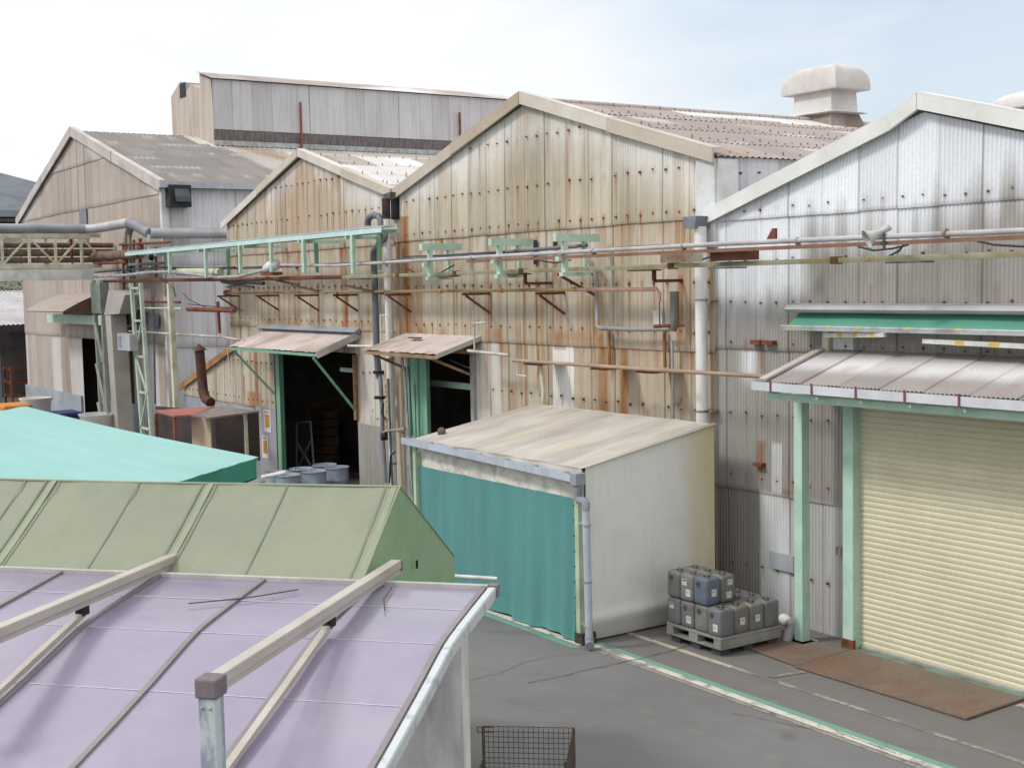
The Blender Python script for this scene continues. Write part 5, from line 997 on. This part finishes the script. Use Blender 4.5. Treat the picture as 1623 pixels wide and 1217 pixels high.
for (dy0, dy1, dz0, dz1) in ((-.22, -.212, 0, .10), (-.10, -.092, 0, .09), (-.22, -.092, -.008, 0)):
    b.hexa([(xa, TY0+dy0, gut(xa)+dz0), (xb, TY0+dy0, gut(xb)+dz0), (xb, TY0+dy1, gut(xb)+dz0), (xa, TY0+dy1, gut(xa)+dz0), (xa, TY0+dy0, gut(xa)+dz1), (xb, TY0+dy0, gut(xb)+dz1), (xb, TY0+dy1, gut(xb)+dz1), (xa, TY0+dy1, gut(xa)+dz1)])
g = b.build('gutter', PVCB, wt)
for k in range(7): x = xa+.1+k*.76; MB().box(x, TY0-.224, gut(x)-.012, x+.010, TY0-.09, gut(x)+.104).build('gutter_strap', PVCB, g)
MB().box(xb-.02, TY0-.24, gz1-.04, xb+.12, TY0-.07, gz1+.12).build('gutter_outlet', mat('dark blue grey pvc', '9298a2', '868c96', 2), g)
x = xb+.05; y = TY0-.15; xd = .07
dpp = MB().tube([(x+.17, y-.0, 1.98), (x+.19, y, 1.0), (x+.2, y, .16)], .055, 12).build('downpipe', PVCB, wt, 'pale blue grey rain pipe')
GE = mat('pipe elbow grey', '8f9096', '83848a', 2); MB().tube([(x, y, 2.3), (x, y, 2.18), (x-.02, y, 2.14), (x+.02, y, 2.08), (x+.14, y, 2.08), (x+.17, y, 2.05), (x+.17, y, 1.96)], .06, 12).build('elbow', GE, dpp)
MB().tube([(x+.2, y, .18), (x+.21, y, .10), (x+.27, y-.04, .08)], .065, 12).build('elbow', mat('pipe elbow grey', '8f9096', '83848a', 2), dpp)
b = MB()
for z in (1.75, .95, .32): b.tube([(x+.185, y, z), (x+.185, y, z+.02)], .065, 12).box(x-.02, y, z, x+.13, y+.1, z+.015)
b.build('clip', GALVR, dpp)
cr_ = PZ(700, 684, 2.62); ob_ = thing('cap_stub', cr_, 'small brown disc standing on the tent roof left edge', 'cap'); MB().lathe(cr_, [(0, 0), (.07, .0), (.075, .03), (.07, .06), (0, .06)], 14, axis=(.8, -.55, .1)).lathe(cr_+[0, 0, -.06], [(.03, 0), (.03, .06)], 8).build('disc', mat('brown cap', '6c5c54', '5a4c44', 5), ob_)

# ================================================================== pallet and cans
PALM = mat('grey plastic', '8b8b86', '7b7a74', 3, rough=.7); PX0, PX1, PY0, PY1 = -14.16, -13.04, 11.98, 13.12
pl = thing('pallet', ((PX0+PX1)/2, (PY0+PY1)/2, .1), 'grey plastic pallet carrying jerry cans beside the tent', 'pallet')
b = MB().box(PX0, PY0, .225, PX1, PY1, .265); b.build('deck', PALM, pl, bevel=.006)
b = MB()
for x0_, x1_ in ((PX0, PX0+.14), ((PX0+PX1)/2-.09, (PX0+PX1)/2+.09), (PX1-.14, PX1)):
    for y0_, y1_ in ((PY0, PY0+.14), ((PY0+PY1)/2-.09, (PY0+PY1)/2+.09), (PY1-.14, PY1)): MB().box(x0_, y0_, .122, x1_, y1_, .224).build('block', PALM, pl)
MB().box(PX1-.03, PY0+.14, .125, PX1-.002, PY1-.14, .223).build('side_rail', PALM, pl)
MB().box(PX0, PY0, .098, PX1, PY0+.12, .121).box(PX0, PY1-.12, .098, PX1, PY1, .121).box(PX0, PY0+.121, .098, PX0+.1, PY1-.121, .121).box(PX1-.1, PY0+.121, .098, PX1, PY1-.121, .121).build('bottom_board', PALM, pl)
lp = thing('pallet', ((PX0+PX1)/2, (PY0+PY1)/2, 0), 'dark low pallet underneath the grey plastic pallet', 'pallet'); b = MB()
for x0_ in (PX0+.05, (PX0+PX1)/2-.09, PX1-.23):
    for y0_ in (PY0+.04, (PY0+PY1)/2-.09, PY1-.2): MB().box(x0_, y0_, 0, x0_+.18, y0_+.16, .075).build('block', mat('dark plastic', '4c4c50', '3e3e42', 3), lp)
MB().box(PX0+.03, PY0+.02, .076, PX1-.03, PY1-.02, .096).build('deck', mat('dark plastic', '4c4c50'), lp)
CANM = [mat('can grey %d' % i, c1, c2, 3, rough=.6, fine=.06) for i, (c1, c2) in enumerate((('6c6e72', '606266'), ('6f6f6e', '62605c'), ('787775', '686460'), ('6c6862', '747068')))]
CANB = mat('can blue', '616a78', '58606c', 3, rough=.55); CAP = mat('cap brown', '6e554c', '5c4640', 8); SPOUTW = mat('spout', '9a9a9a', '8a8a8a', 4); LAB = mat('paper label', 'c8cac8', 'b4b6b2', 9)
LABT = mat('label print', '7c7c80', '6a6a6e', 9)
def make_can(label, m, lab=None, lab2=None):
    t = thing('jerry_can', (0, 0, 0), label, 'jerry can', 'jerry cans on the pallet')
    # rounded box body by stacked rounded squares
    def ring(s, z, r=.05):
        o = []
        for cx, cy, a0 in ((1, 1, 0), (-1, 1, 90), (-1, -1, 180), (1, -1, 270)):
            for k in range(5): a = math.radians(a0+k*22.5); o.append((cx*(s/2-r)+r*c_(a), cy*(s/2-r)+r*s_(a), z))
        return o
    lv = [(.21, 0, .04), (.255, .006, .045), (.272, .03, .045), (.272, .12, .045), (.269, .16, .045), (.272, .2, .045), (.272, .33, .045), (.262, .357, .045), (.22, .374, .045), (.1, .377, .03)]
    vs = [p for s, z, r in lv for p in ring(s, z, r)]; n = 20
    b = MB().add(vs, [(i*n+k, i*n+(k+1) % n, (i+1)*n+(k+1) % n, (i+1)*n+k) for i in range(len(lv)-1) for k in range(n)], True); b.add(ring(.2, 0, .04), [tuple(range(n))[::-1]]); b.add(ring(.1, .366, .03), [tuple(range(n))])
    b.build('body', m, t)
    MB().lathe((.07, -.06, .371), [(.035, 0), (.036, .022), (.03, .024), (0, .024)], 12).build('cap', CAP, t)
    MB().tube([(-.08, .06, .37), (-.06, .04, .392), (0, 0, .394), (.03, -.03, .388), (.04, -.035, .37)], .012, 6).build('handle', m, t)
    MB().lathe((-.03, -.1375, .28), [(0, .0), (.04, .0), (.045, -.002)], 12, axis=(0, -1, 0)).box(-.07, -.141, .285, .01, -.137, .30).build('grip_recess', mat('recess dark', '4c4c4e'), t)
    for q in (lab, lab2):
        if not q: continue
        f_, u_, z_, ww, hh = q
        if f_ == 'f': lb = MB().box(u_-ww/2, -.1395, z_, u_+ww/2, -.1365, z_+hh).build('label_sheet', LAB, t); MB().box(u_-ww*.35, -.141, z_+hh*.6, u_+ww*.3, -.140, z_+hh*.7).box(u_-ww*.35, -.141, z_+hh*.35, u_+ww*.2, -.140, z_+hh*.42).build('print', LABT, lb)
        else: lb = MB().box(.1365, u_-ww/2, z_, .1395, u_+ww/2, z_+hh).build('label_sheet', LAB, t); MB().box(.140, u_-ww*.3, z_+hh*.6, .141, u_+ww*.3, z_+hh*.7).build('print', LABT, lb)
    return t
def at(t, ix, iy, lay, rz=0):
    t.location = (PX0+.14+ix*.28+random.uniform(-.006, .006), PY0+.14+iy*.28+random.uniform(-.006, .006), .266+lay*.380); t.rotation_euler.z = rz+random.uniform(-.03, .03)
lab_f = ('f', .04, .07, .09, .10); lab_h = ('f', -.03, .22, .09, .09); lab_r = ('r', .0, .12, .09, .10)
cans = [(0, 0, 0, 0, lab_h, None, 'lower can at the pallet corner touching the tent with a torn label'), (1, 0, 0, 1, lab_f, None, 'lower front can second from the tent with low white label'), (2, 0, 0, 2, None, None, 'lower front can third from the tent without label'), (3, 0, 0, 0, lab_f, None, 'large lower can at the near pallet corner with white label'),
        (3, 1, 0, 3, lab_r, None, 'lower can second from near corner on the right side with yellowed label'), (3, 2, 0, 2, lab_r, None, 'pale lower can third from near corner on the right side'), (3, 3, 0, 1, None, None, 'lower can at the far right pallet corner'),
        (0, 0, 1, 1, None, None, 'upper can against the tent side without label'), (1, 0, 1, 2, lab_f, lab_h, 'upper front can with two white labels'), (2, 0, 1, 'b', lab_r, None, 'bluish upper front can with one square label'), (2, 1, 1, 1, ('r', 0, .06, .09, .09), ('r', .02, .24, .09, .08), 'upper can behind the bluish one with two side labels'),
        (0, 1, 1, 3, None, None, 'upper brown topped can behind the one against the tent'), (1, 1, 1, 3, None, None, 'upper can in the middle of the second row'), (2, 2, 0, 0, None, None, 'lower inner can behind the upper stack'), (2, 3, 0, 0, None, None, 'lower can at the back row beside the corrugated wall'), (2, 1, 0, 1, None, None, 'lower inner can carrying the upper can with two side labels'),
        (1, 1, 0, 0, None, None, 'lower inner can in the middle of the pallet'), (0, 1, 0, 1, None, None, 'lower can second along the tent side'), (1, 2, 0, 2, None, None, 'lower inner can in the third row from the front'), (1, 3, 0, 1, None, None, 'lower back row can second from the tent'), (0, 2, 0, 0, None, None, 'lower can third along the tent side'), (0, 3, 0, 2, None, None, 'lower back corner can by the tent and wall')]
for ix, iy, lay, mi, l1, l2, lb in cans:
    t = make_can(lb, CANB if mi == 'b' else CANM[mi], l1, l2); at(t, ix, iy, lay)
el = PZ(1250, 1012, .0); eo = thing('elbow_pipe', (-13.0, 13.3, 0), 'short grey plastic elbow pipe beside the pale green post', 'pipe')
MB().tube([(-13.45, 13.62, .16), (-13.2, 13.5, .16), (-13.12, 13.42, .15), (-13.08, 13.3, .10), (-13.08, 13.26, .0)], .075, 14).build('elbow', mat('faded grey pvc', '8e8b90', '807c80', 2), eo); MB().tube([(-13.55, 13.68, .16), (-13.3, 13.55, .16)], .082, 14).build('socket', PVC, eo)

# ================================================================== teal tent
tt = thing('storage_tent', EN(-12.8, 16, 0), 'bright teal gabled tent roof at the left middle distance', 'tent')
TEAL = mat('teal fabric', '90bab5', '88b2ad', .5, rough=.7, fine=.03, bmp=.4); TEALD = mat('deep teal fabric', '3f8c78', '37806c', 1, rough=.7)
n0, n1, er, ee, ew = 13.9, 18.66, -12.85, -8.79, -16.9
def roofpatch(ea, za, eb_, zb_): 
    return MB().grid(lambda u, w_: EN(ea+(eb_-ea)*u, n0+(n1-n0)*w_, za+(zb_-za)*u-.03*math.sin(u*3.14)+.012*math.sin(w_*19)*math.sin(u*3.14)+.006*math.sin(w_*47+u*5)), 20, 50)
roofpatch(er, 3.28, ee, 2.5).build('right_slope', TEAL, tt); roofpatch(ew, 2.5, er, 3.28).build('left_slope', TEAL, tt)
MB().grid(lambda u, w_: EN(ee, n0+(n1-n0)*u, 2.5-.30*w_), 10, 2).build('valance', TEALD, tt); MB().grid(lambda u, w_: EN(ew, n0+(n1-n0)*u, 2.5-.3*w_), 4, 2).build('valance', TEALD, tt)
MB().grid(lambda u, w_: EN(ee+(er-ee)*u, n1-.02, 2.2+(.24+.78*u)*w_), 6, 2).grid(lambda u, w_: EN(er+(ew-er)*u, n1-.02, 2.2+(1.02-.78*u)*w_), 6, 2).grid(lambda u, w_: EN(ee+(ew-ee)*u, n1, 2.2*w_), 2, 2).grid(lambda u, w_: EN(ee+(ew-ee)*u, n0, 2.4*w_), 2, 2).build('end_cover', TEALD, tt)
b = MB()
for q in ((ee, n0), (ee, n1), (ew, n0), (ew, n1), (er, n1)): MB().bar(EN(q[0], q[1]-.05, 0), EN(q[0], q[1]-.05, 2.45), .07, .07).build('frame_post', GALV, tt)
MB().bar(EN(ee+.03, n1-1.9, 2.12), EN(ee+.03, n1+.1, 2.16), .06, .05).build('rail', WHITEP, tt)
tubm = mat('white plastic tub', 'c9c4c0', 'b8b2ac', 2)
for (u, v, l) in ((57, 630, 'white plastic tub behind the teal tent ridge by the far hall'), (155, 655, 'white plastic tub behind the teal tent beside the concrete pillar')):
    q = PZ(u, v, 1.15); MB().lathe((q[0], q[1], 0), [(.45, 0), (.55, 1.0), (.62, 1.12), (.62, 1.15), (.56, 1.12), (.5, 1.0), (0, .95)], 20).build('tub', tubm, label=l, cat='tub', group='white plastic tubs')
q = PZ(20, 642, .9); MB().box(q[0]-.8, q[1]-.5, .5, q[0]+.8, q[1]+.5, .95).box(q[0]-.7, q[1]-.4, 0, q[0]+.7, q[1]+.4, .5).build('forklift_body', mat('orange paint', 'd08a48', 'b87838', 2), label='orange machine cover at the left edge behind the teal tent', cat='machine', bevel=.08)
q = PZ(105, 652, .8); MB().box(q[0]-.7, q[1]-.4, .7, q[0]+.7, q[1]+.4, .8).box(q[0]-.6, q[1]-.3, 0, q[0]-.5, q[1]+.3, .7).box(q[0]+.5, q[1]-.3, 0, q[0]+.6, q[1]+.3, .7).build('blue_bench', mat('blue paint', '3c4c74', '2e3c60', 2), label='dark blue bench behind the teal tent against the blue grey base wall', cat='bench')

# ================================================================== olive green tent
gt = thing('storage_tent', EN(-6.4, 11.8, 0), 'olive green gabled tent behind the purple canopy', 'tent')
GRN = mat('olive fabric', '868a77', '7e8270', .9, rough=.75, fine=.04, bmp=.5); GRND = mat('green gable fabric', '8da886', '7f9b77', 1.4, rough=.7, fine=.04, bmp=.6); SEAM = mat('seam fabric', '8e937c', '868b75', 2)
SEAMD = mat('dark seam', '767b6b', '70755f', 2)
e0, e1_ = -8.72, -4.1; nr, nf, nn_ = 11.78, 13.5, 10.15; zr, ze = 3.2, 2.17
def sag(u, k=.03): return k*math.sin(u*math.pi)
MB().grid(lambda u, w_: EN(e0+(e1_-e0)*u, nn_+(nr-nn_)*w_, ze+(zr-ze)*w_-sag(w_, .04)+.006*math.sin(u*30)*(1-w_)-.012*sag((u*3) % 1, 1)*w_-.010*math.exp(-((w_-.93)/.05)**2)*(1+math.sin(u*64))+.007*math.exp(-(((u*4.6) % 1-.5+.25*w_)/.05)**2)*(1-w_)), 180, 28).build('near_slope', GRN, gt)
MB().grid(lambda u, w_: EN(e0+(e1_-e0)*u, nr+(nf-nr)*w_, zr+(ze-zr)*w_-sag(w_, .04)), 20, 8).build('far_slope', GRND, gt)
for ex_, nm in ((e1_, 'gable_cover'), (e0, 'gable_cover')):
    MB().grid(lambda u, w_: EN(ex_+(.03*math.sin(u*7)*(1-w_) if ex_ == e1_ else 0), nn_+(nf-nn_)*u, (ze+(zr-ze)*(1-abs((nn_+(nf-nn_)*u-nr)/((nf-nr) if (nn_+(nf-nn_)*u) > nr else (nr-nn_)))))*w_), 34, 10).build(nm, GRND, gt)
MB().grid(lambda u, w_: EN(e0+(e1_-e0)*u, nf+.03*math.sin(u*20)*(1-w_), ze*w_), 20, 4).grid(lambda u, w_: EN(e0+(e1_-e0)*u, nn_, ze*w_), 4, 2).build('wall_cover', GRND, gt)
def seam(e_, wd, m_, nm='seam'):
    MB().grid(lambda u, w_: EN(e_-wd/2+wd*u, nn_+(nr-nn_)*w_, ze+(zr-ze)*w_-sag(w_, .04)+.003+.002*math.sin(w_*23+e_)), 1, 14).build(nm, m_, gt)
for e_ in (-4.24, -6.15, -7.9): seam(e_, .022, SEAMD); seam(e_+.085, .06, SEAM); seam(e_+.15 if e_ < -5 else e_+.125, .012, SEAMD)
for e_ in (-5.25, -6.85, -8.15): seam(e_, .016, SEAMD)
b = MB().tube([EN(e0, nr, zr-.004), EN(e0*.66+e1_*.34, nr, zr-.012), EN(e1_, nr, zr-.004)], .014, 6).tube([EN(e1_, nr, zr), EN(e1_, nf, ze)], .01, 6).tube([EN(e1_, nr, zr), EN(e1_, nn_, ze)], .012, 6); b.build('edge_piping', SEAM, gt)
q = PN(626, 878, 11.0); MB().enbox(e1_+.03, 12.1, 2.34, e1_+.05, 12.115, 2.42).build('tie_slot', BLACK, gt)
wb_ = [PZ(722, 913, .9), PZ(788, 917, .9)]; MB().tube([wb_[0]-np.array([.3, .27, 0]), wb_[0], wb_[1]], .03, 8).build('white_bar', WHITEP, label='white bar sticking out between the olive tent and the teal curtain', cat='bar')

# ================================================================== purple canopy roof in the foreground
def poly_mat():
    m, t, b = base_mat('violet polycarbonate', .3, 0, .8)
    z = node_noise(t, .6, 4); c = mixc(t, ramp(t, z.outputs['Fac'], .35, .65), lin('b8acbf'), lin('a399b4')); z2 = node_noise(t, 18, 5, (1, 1, 1)); c = mixc(t, ramp(t, z2.outputs['Fac'], .5, .8, 0, .18), c, lin('9c8c9c'))
    bz_ = node_noise(t, 1.1, 3, (1, 1, 1)); bump(t, b, bz_.outputs['Fac'], .34, .12); b.inputs['Coat Weight'].default_value = .8; b.inputs['Coat Roughness'].default_value = .13; b.inputs['Coat IOR'].default_value = 1.7
    zg = node_noise(t, 2.4, 7, (1, 1, 1), .7); c = mixc(t, ramp(t, zg.outputs['Fac'], .5, .75, 0, .22), c, lin('9a90a0'))
    t.links.new(c, b.inputs['Base Color']); tr_ = t.nodes.new('ShaderNodeBsdfTranslucent'); tr_.inputs[0].default_value = lin('b4a4cc'); tp_ = t.nodes.new('ShaderNodeBsdfTransparent'); tp_.inputs[0].default_value = lin('d8d0e4')
    m1 = t.nodes.new('ShaderNodeMixShader'); m1.inputs[0].default_value = .2; t.links.new(b.outputs[0], m1.inputs[1]); t.links.new(tr_.outputs[0], m1.inputs[2])
    m2_ = t.nodes.new('ShaderNodeMixShader'); m2_.inputs[0].default_value = .26; t.links.new(m1.outputs[0], m2_.inputs[1]); t.links.new(tp_.outputs[0], m2_.inputs[2])
    t.links.new(m2_.outputs[0], t.nodes['Material Output'].inputs['Surface']); return m
POLY = poly_mat(); ALU = mat('bronze aluminium', '8c8484', '7e7676', 1, rough=.4, metal=.3); BEAM = mat('champagne aluminium', 'b9b2a8', 'aaa296', .7, (2, 2, 2), rough=.35, metal=.15)
pc = thing('cycle_canopy', EN(-5, 8.5, 0), 'violet polycarbonate canopy roof under champagne beams in the foreground', 'canopy')
prof = [(10.62, 2.515), (10.3, 2.485), (10.0, 2.455), (9.7, 2.425), (9.48, 2.398), (9.33, 2.372), (9.18, 2.335), (9.0, 2.285), (8.64, 2.185), (8.1, 2.05), (7.55, 1.92), (7.0, 1.79), (6.6, 1.69)]
def ps(n_): 
    P_ = prof[::-1]; return float(np.interp(n_, [p[0] for p in P_], [p[1] for p in P_]))
ms = [-2.97, -3.99, -5.0, -6.02, -7.03, -8.05]
for a, c in zip(ms[:-1], ms[1:]):
    MB().grid(lambda u, w_: (lambda n_: EN(a+(c-a)*u, n_, ps(n_)+.002*math.sin(u*math.pi)*(1+.5*math.sin(n_*3))))(10.62-(10.62-6.6)*w_), 8, 44).build('roof_panel', POLY, pc)
for e_ in ms:
    b = MB()
    for i in range(len(prof)-1): b.bar(EN(e_, prof[i][0], prof[i][1]+.012), EN(e_, prof[i+1][0], prof[i+1][1]+.012), .045, .02)
    b.build('glazing_bar', ALU, pc)
MB().enbox(-8.1, 10.62, 2.47, -2.90, 10.68, 2.55).build('front_rail', mat('pale rail', 'b4b2ac', '9c9a94', 2, rough=.4), pc)
b = MB(); fp = [(n_, ps(n_)) for n_ in np.linspace(10.64, 6.6, 60)]; vs = []
for n_, z_ in fp: vs += [EN(-2.925, n_, z_+.025), EN(-2.872, n_, z_+.025), EN(-2.862, n_, z_+.012), EN(-2.862, n_, z_-.075), EN(-2.925, n_, z_-.075)]
b.add(vs, [(i*5+k, i*5+(k+1) % 5, i*5+5+(k+1) % 5, i*5+5+k) for i in range(59) for k in range(5)])
b.build('side_fascia', mat('peeling white fascia', 'babfbf', '9aa1a4', 7, lo=.55, hi=.66, rough=.6), pc); MB().enbox(-2.935, 10.62, 2.45, -2.85, 10.70, 2.555).build('fascia_cap', ALU, pc)
TAPE = mat('panel scratches', 'd6cede', 'c4bccc', 20)
for n_ in (10.1, 9.38, 8.55):
    b = MB()
    for k, (a, c) in enumerate(zip(ms[:-1], ms[1:])): b.bar(EN(a+.03, n_, ps(n_)+.004), EN(c-.03, n_, ps(n_)+.004), .009, .0015)
    b.build('cross_line', TAPE, pc)
for e_ in (-3.9, -6.07):
    bm_ = MB().bar(EN(e_, 11.05, 2.615), EN(e_, 7.50, 2.615), .10, .08).build('beam', BEAM, pc, bevel=.01); 
    MB().bar(EN(e_, 11.05, 2.553), EN(e_, 7.50, 2.553), .075, .04).build('beam_flange', BEAM, bm_); MB().bar(EN(e_, 11.07, 2.60), EN(e_, 11.05, 2.60), .11, .10).build('end_cap', ALU, bm_)
    br_ = MB().bar(EN(e_, 9.45, 2.47), EN(e_, 7.5, 1.955), .055, .045).build('brace', BEAM, pc); MB().enbox(e_-.035, 9.40, 2.46, e_+.035, 9.50, 2.53).build('brace_joint', BLACK, br_)
    po_ = MB().enbox(e_-.062, 7.40, .0, e_+.062, 7.52, 2.53).build('post', mat('peeling painted post', 'b0b8b6', '86909a', 5, (1, 1, .3), lo=.5, hi=.58, rough=.55), pc, 'post with flaking pale paint', bevel=.01)
    MB().enbox(e_-.078, 7.385, 2.53, e_+.078, 7.545, 2.66).build('post_cap', mat('brown cap plastic', '7a7072', '6c6264', 2), po_, bevel=.015)
    b = MB()
    for k in (-.04, .03): b.lathe(EN(e_+k*.8, 7.399, 2.47), [(0, .006), (.011, .005), (.012, 0)], 10, axis=-NV)
    b.build('bolt_head', GALV, po_)
for pts_, l in (([(-4.55, 10.35), (-4.9, 10.1), (-5.35, 9.9)], 'thin dark twig lying on the violet canopy'), ([(-3.75, 10.5), (-3.72, 10.2), (-3.62, 9.95)], 'thin curved brown twig hanging by the right beam')):
    MB().tube([EN(e_, n_, ps(n_)+.03) for e_, n_ in pts_], .006, 5).build('twig', mat('twig', '5c5048'), label=l, cat='twig')
# concrete wall
CW = mat('stained concrete', 'd2d0ca', 'aeaba4', 1.6, (2, 2, .6), rough=.9, rust=.16, rustcol='5e5b56', rscale=1.6, rstretch=(1, 1, .5), bmp=.4)
MB().enbox(-8.3, 9.95, 0, -2.98, 10.15, 2.24).build('concrete_wall', CW, label='stained concrete wall under the right edge of the violet canopy', cat='wall')

# ================================================================== wire mesh cart
wc = thing('wire_basket', (-10.1, 6.8, 0), 'rusty wire mesh basket standing on the asphalt at the bottom', 'wire basket')
A0 = PZ(766, 1150, .8); B0 = PZ(909, 1153, .8); ex2 = (B0-A0)/np.linalg.norm(B0-A0); ny2 = np.array([ex2[1], -ex2[0], 0]); W2 = np.linalg.norm(B0-A0); D2 = .9
WR = mat('wire rust', '564c48', '4a423e', 6); A0 = np.array([A0[0], A0[1], 0])
def q3(a, d, z): return A0+ex2*a+ny2*d+np.array([0, 0, z])
def mesh_panel(nm, f, na, nb):
    b = MB()
    for i in range(na+1): b.tube([f(i/na, 0), f(i/na, 1)], .0035, 4, False)
    for j in range(nb+1): b.tube([f(0, j/nb), f(1, j/nb)], .0035, 4, False)
    b.build(nm, WR, wc)
mesh_panel('back_mesh', lambda u, w_: q3(u*W2, 0, .12+.68*w_), 18, 13); mesh_panel('side_mesh', lambda u, w_: q3(W2, u*D2, .12+.68*w_), 18, 13); mesh_panel('side_mesh', lambda u, w_: q3(0, u*D2, .12+.38*w_), 18, 7); mesh_panel('front_mesh', lambda u, w_: q3(u*W2, D2, .12+.38*w_), 18, 7)
b = MB()
for a, d, z in ((0, 0, .8), (W2, 0, .8), (0, D2, .52), (W2, D2, .8)): b.bar(q3(a, d, 0), q3(a, d, z), .022, .022)
b.bar(q3(0, 0, .12), q3(W2, 0, .12), .03, .03).bar(q3(0, D2, .12), q3(W2, D2, .12), .03, .03); b.build('frame', mat('dull rust', '6a5048', '564038', 5), wc)
MB().tube([q3(-.06, 0, .79), q3(.1, 0, .79)], .006, 5).tube([q3(-.06, 0, .74), q3(.1, 0, .74)], .006, 5).tube([q3(-.06, 0, .74), q3(-.06, 0, .79)], .006, 5).build('latch', RUST, wc)
MB().bar(q3(.0, D2/2, .1), q3(W2, D2/2, .1), D2, .02).build('base_plate', RUST, wc)
sk = MB().grid(lambda u, w_: q3(.06+(W2-.15)*u, .08+(D2-.2)*w_, .112+.36*math.sin(u*3.14)**.5*math.sin(w_*3.14)**.5+.02*math.sin(u*20)*math.sin(w_*17)), 20, 20).build('sack', mat('white sack', 'cfcdca', 'bbb8b4', 3), label='crumpled white sack lying in the wire mesh basket', cat='sack')
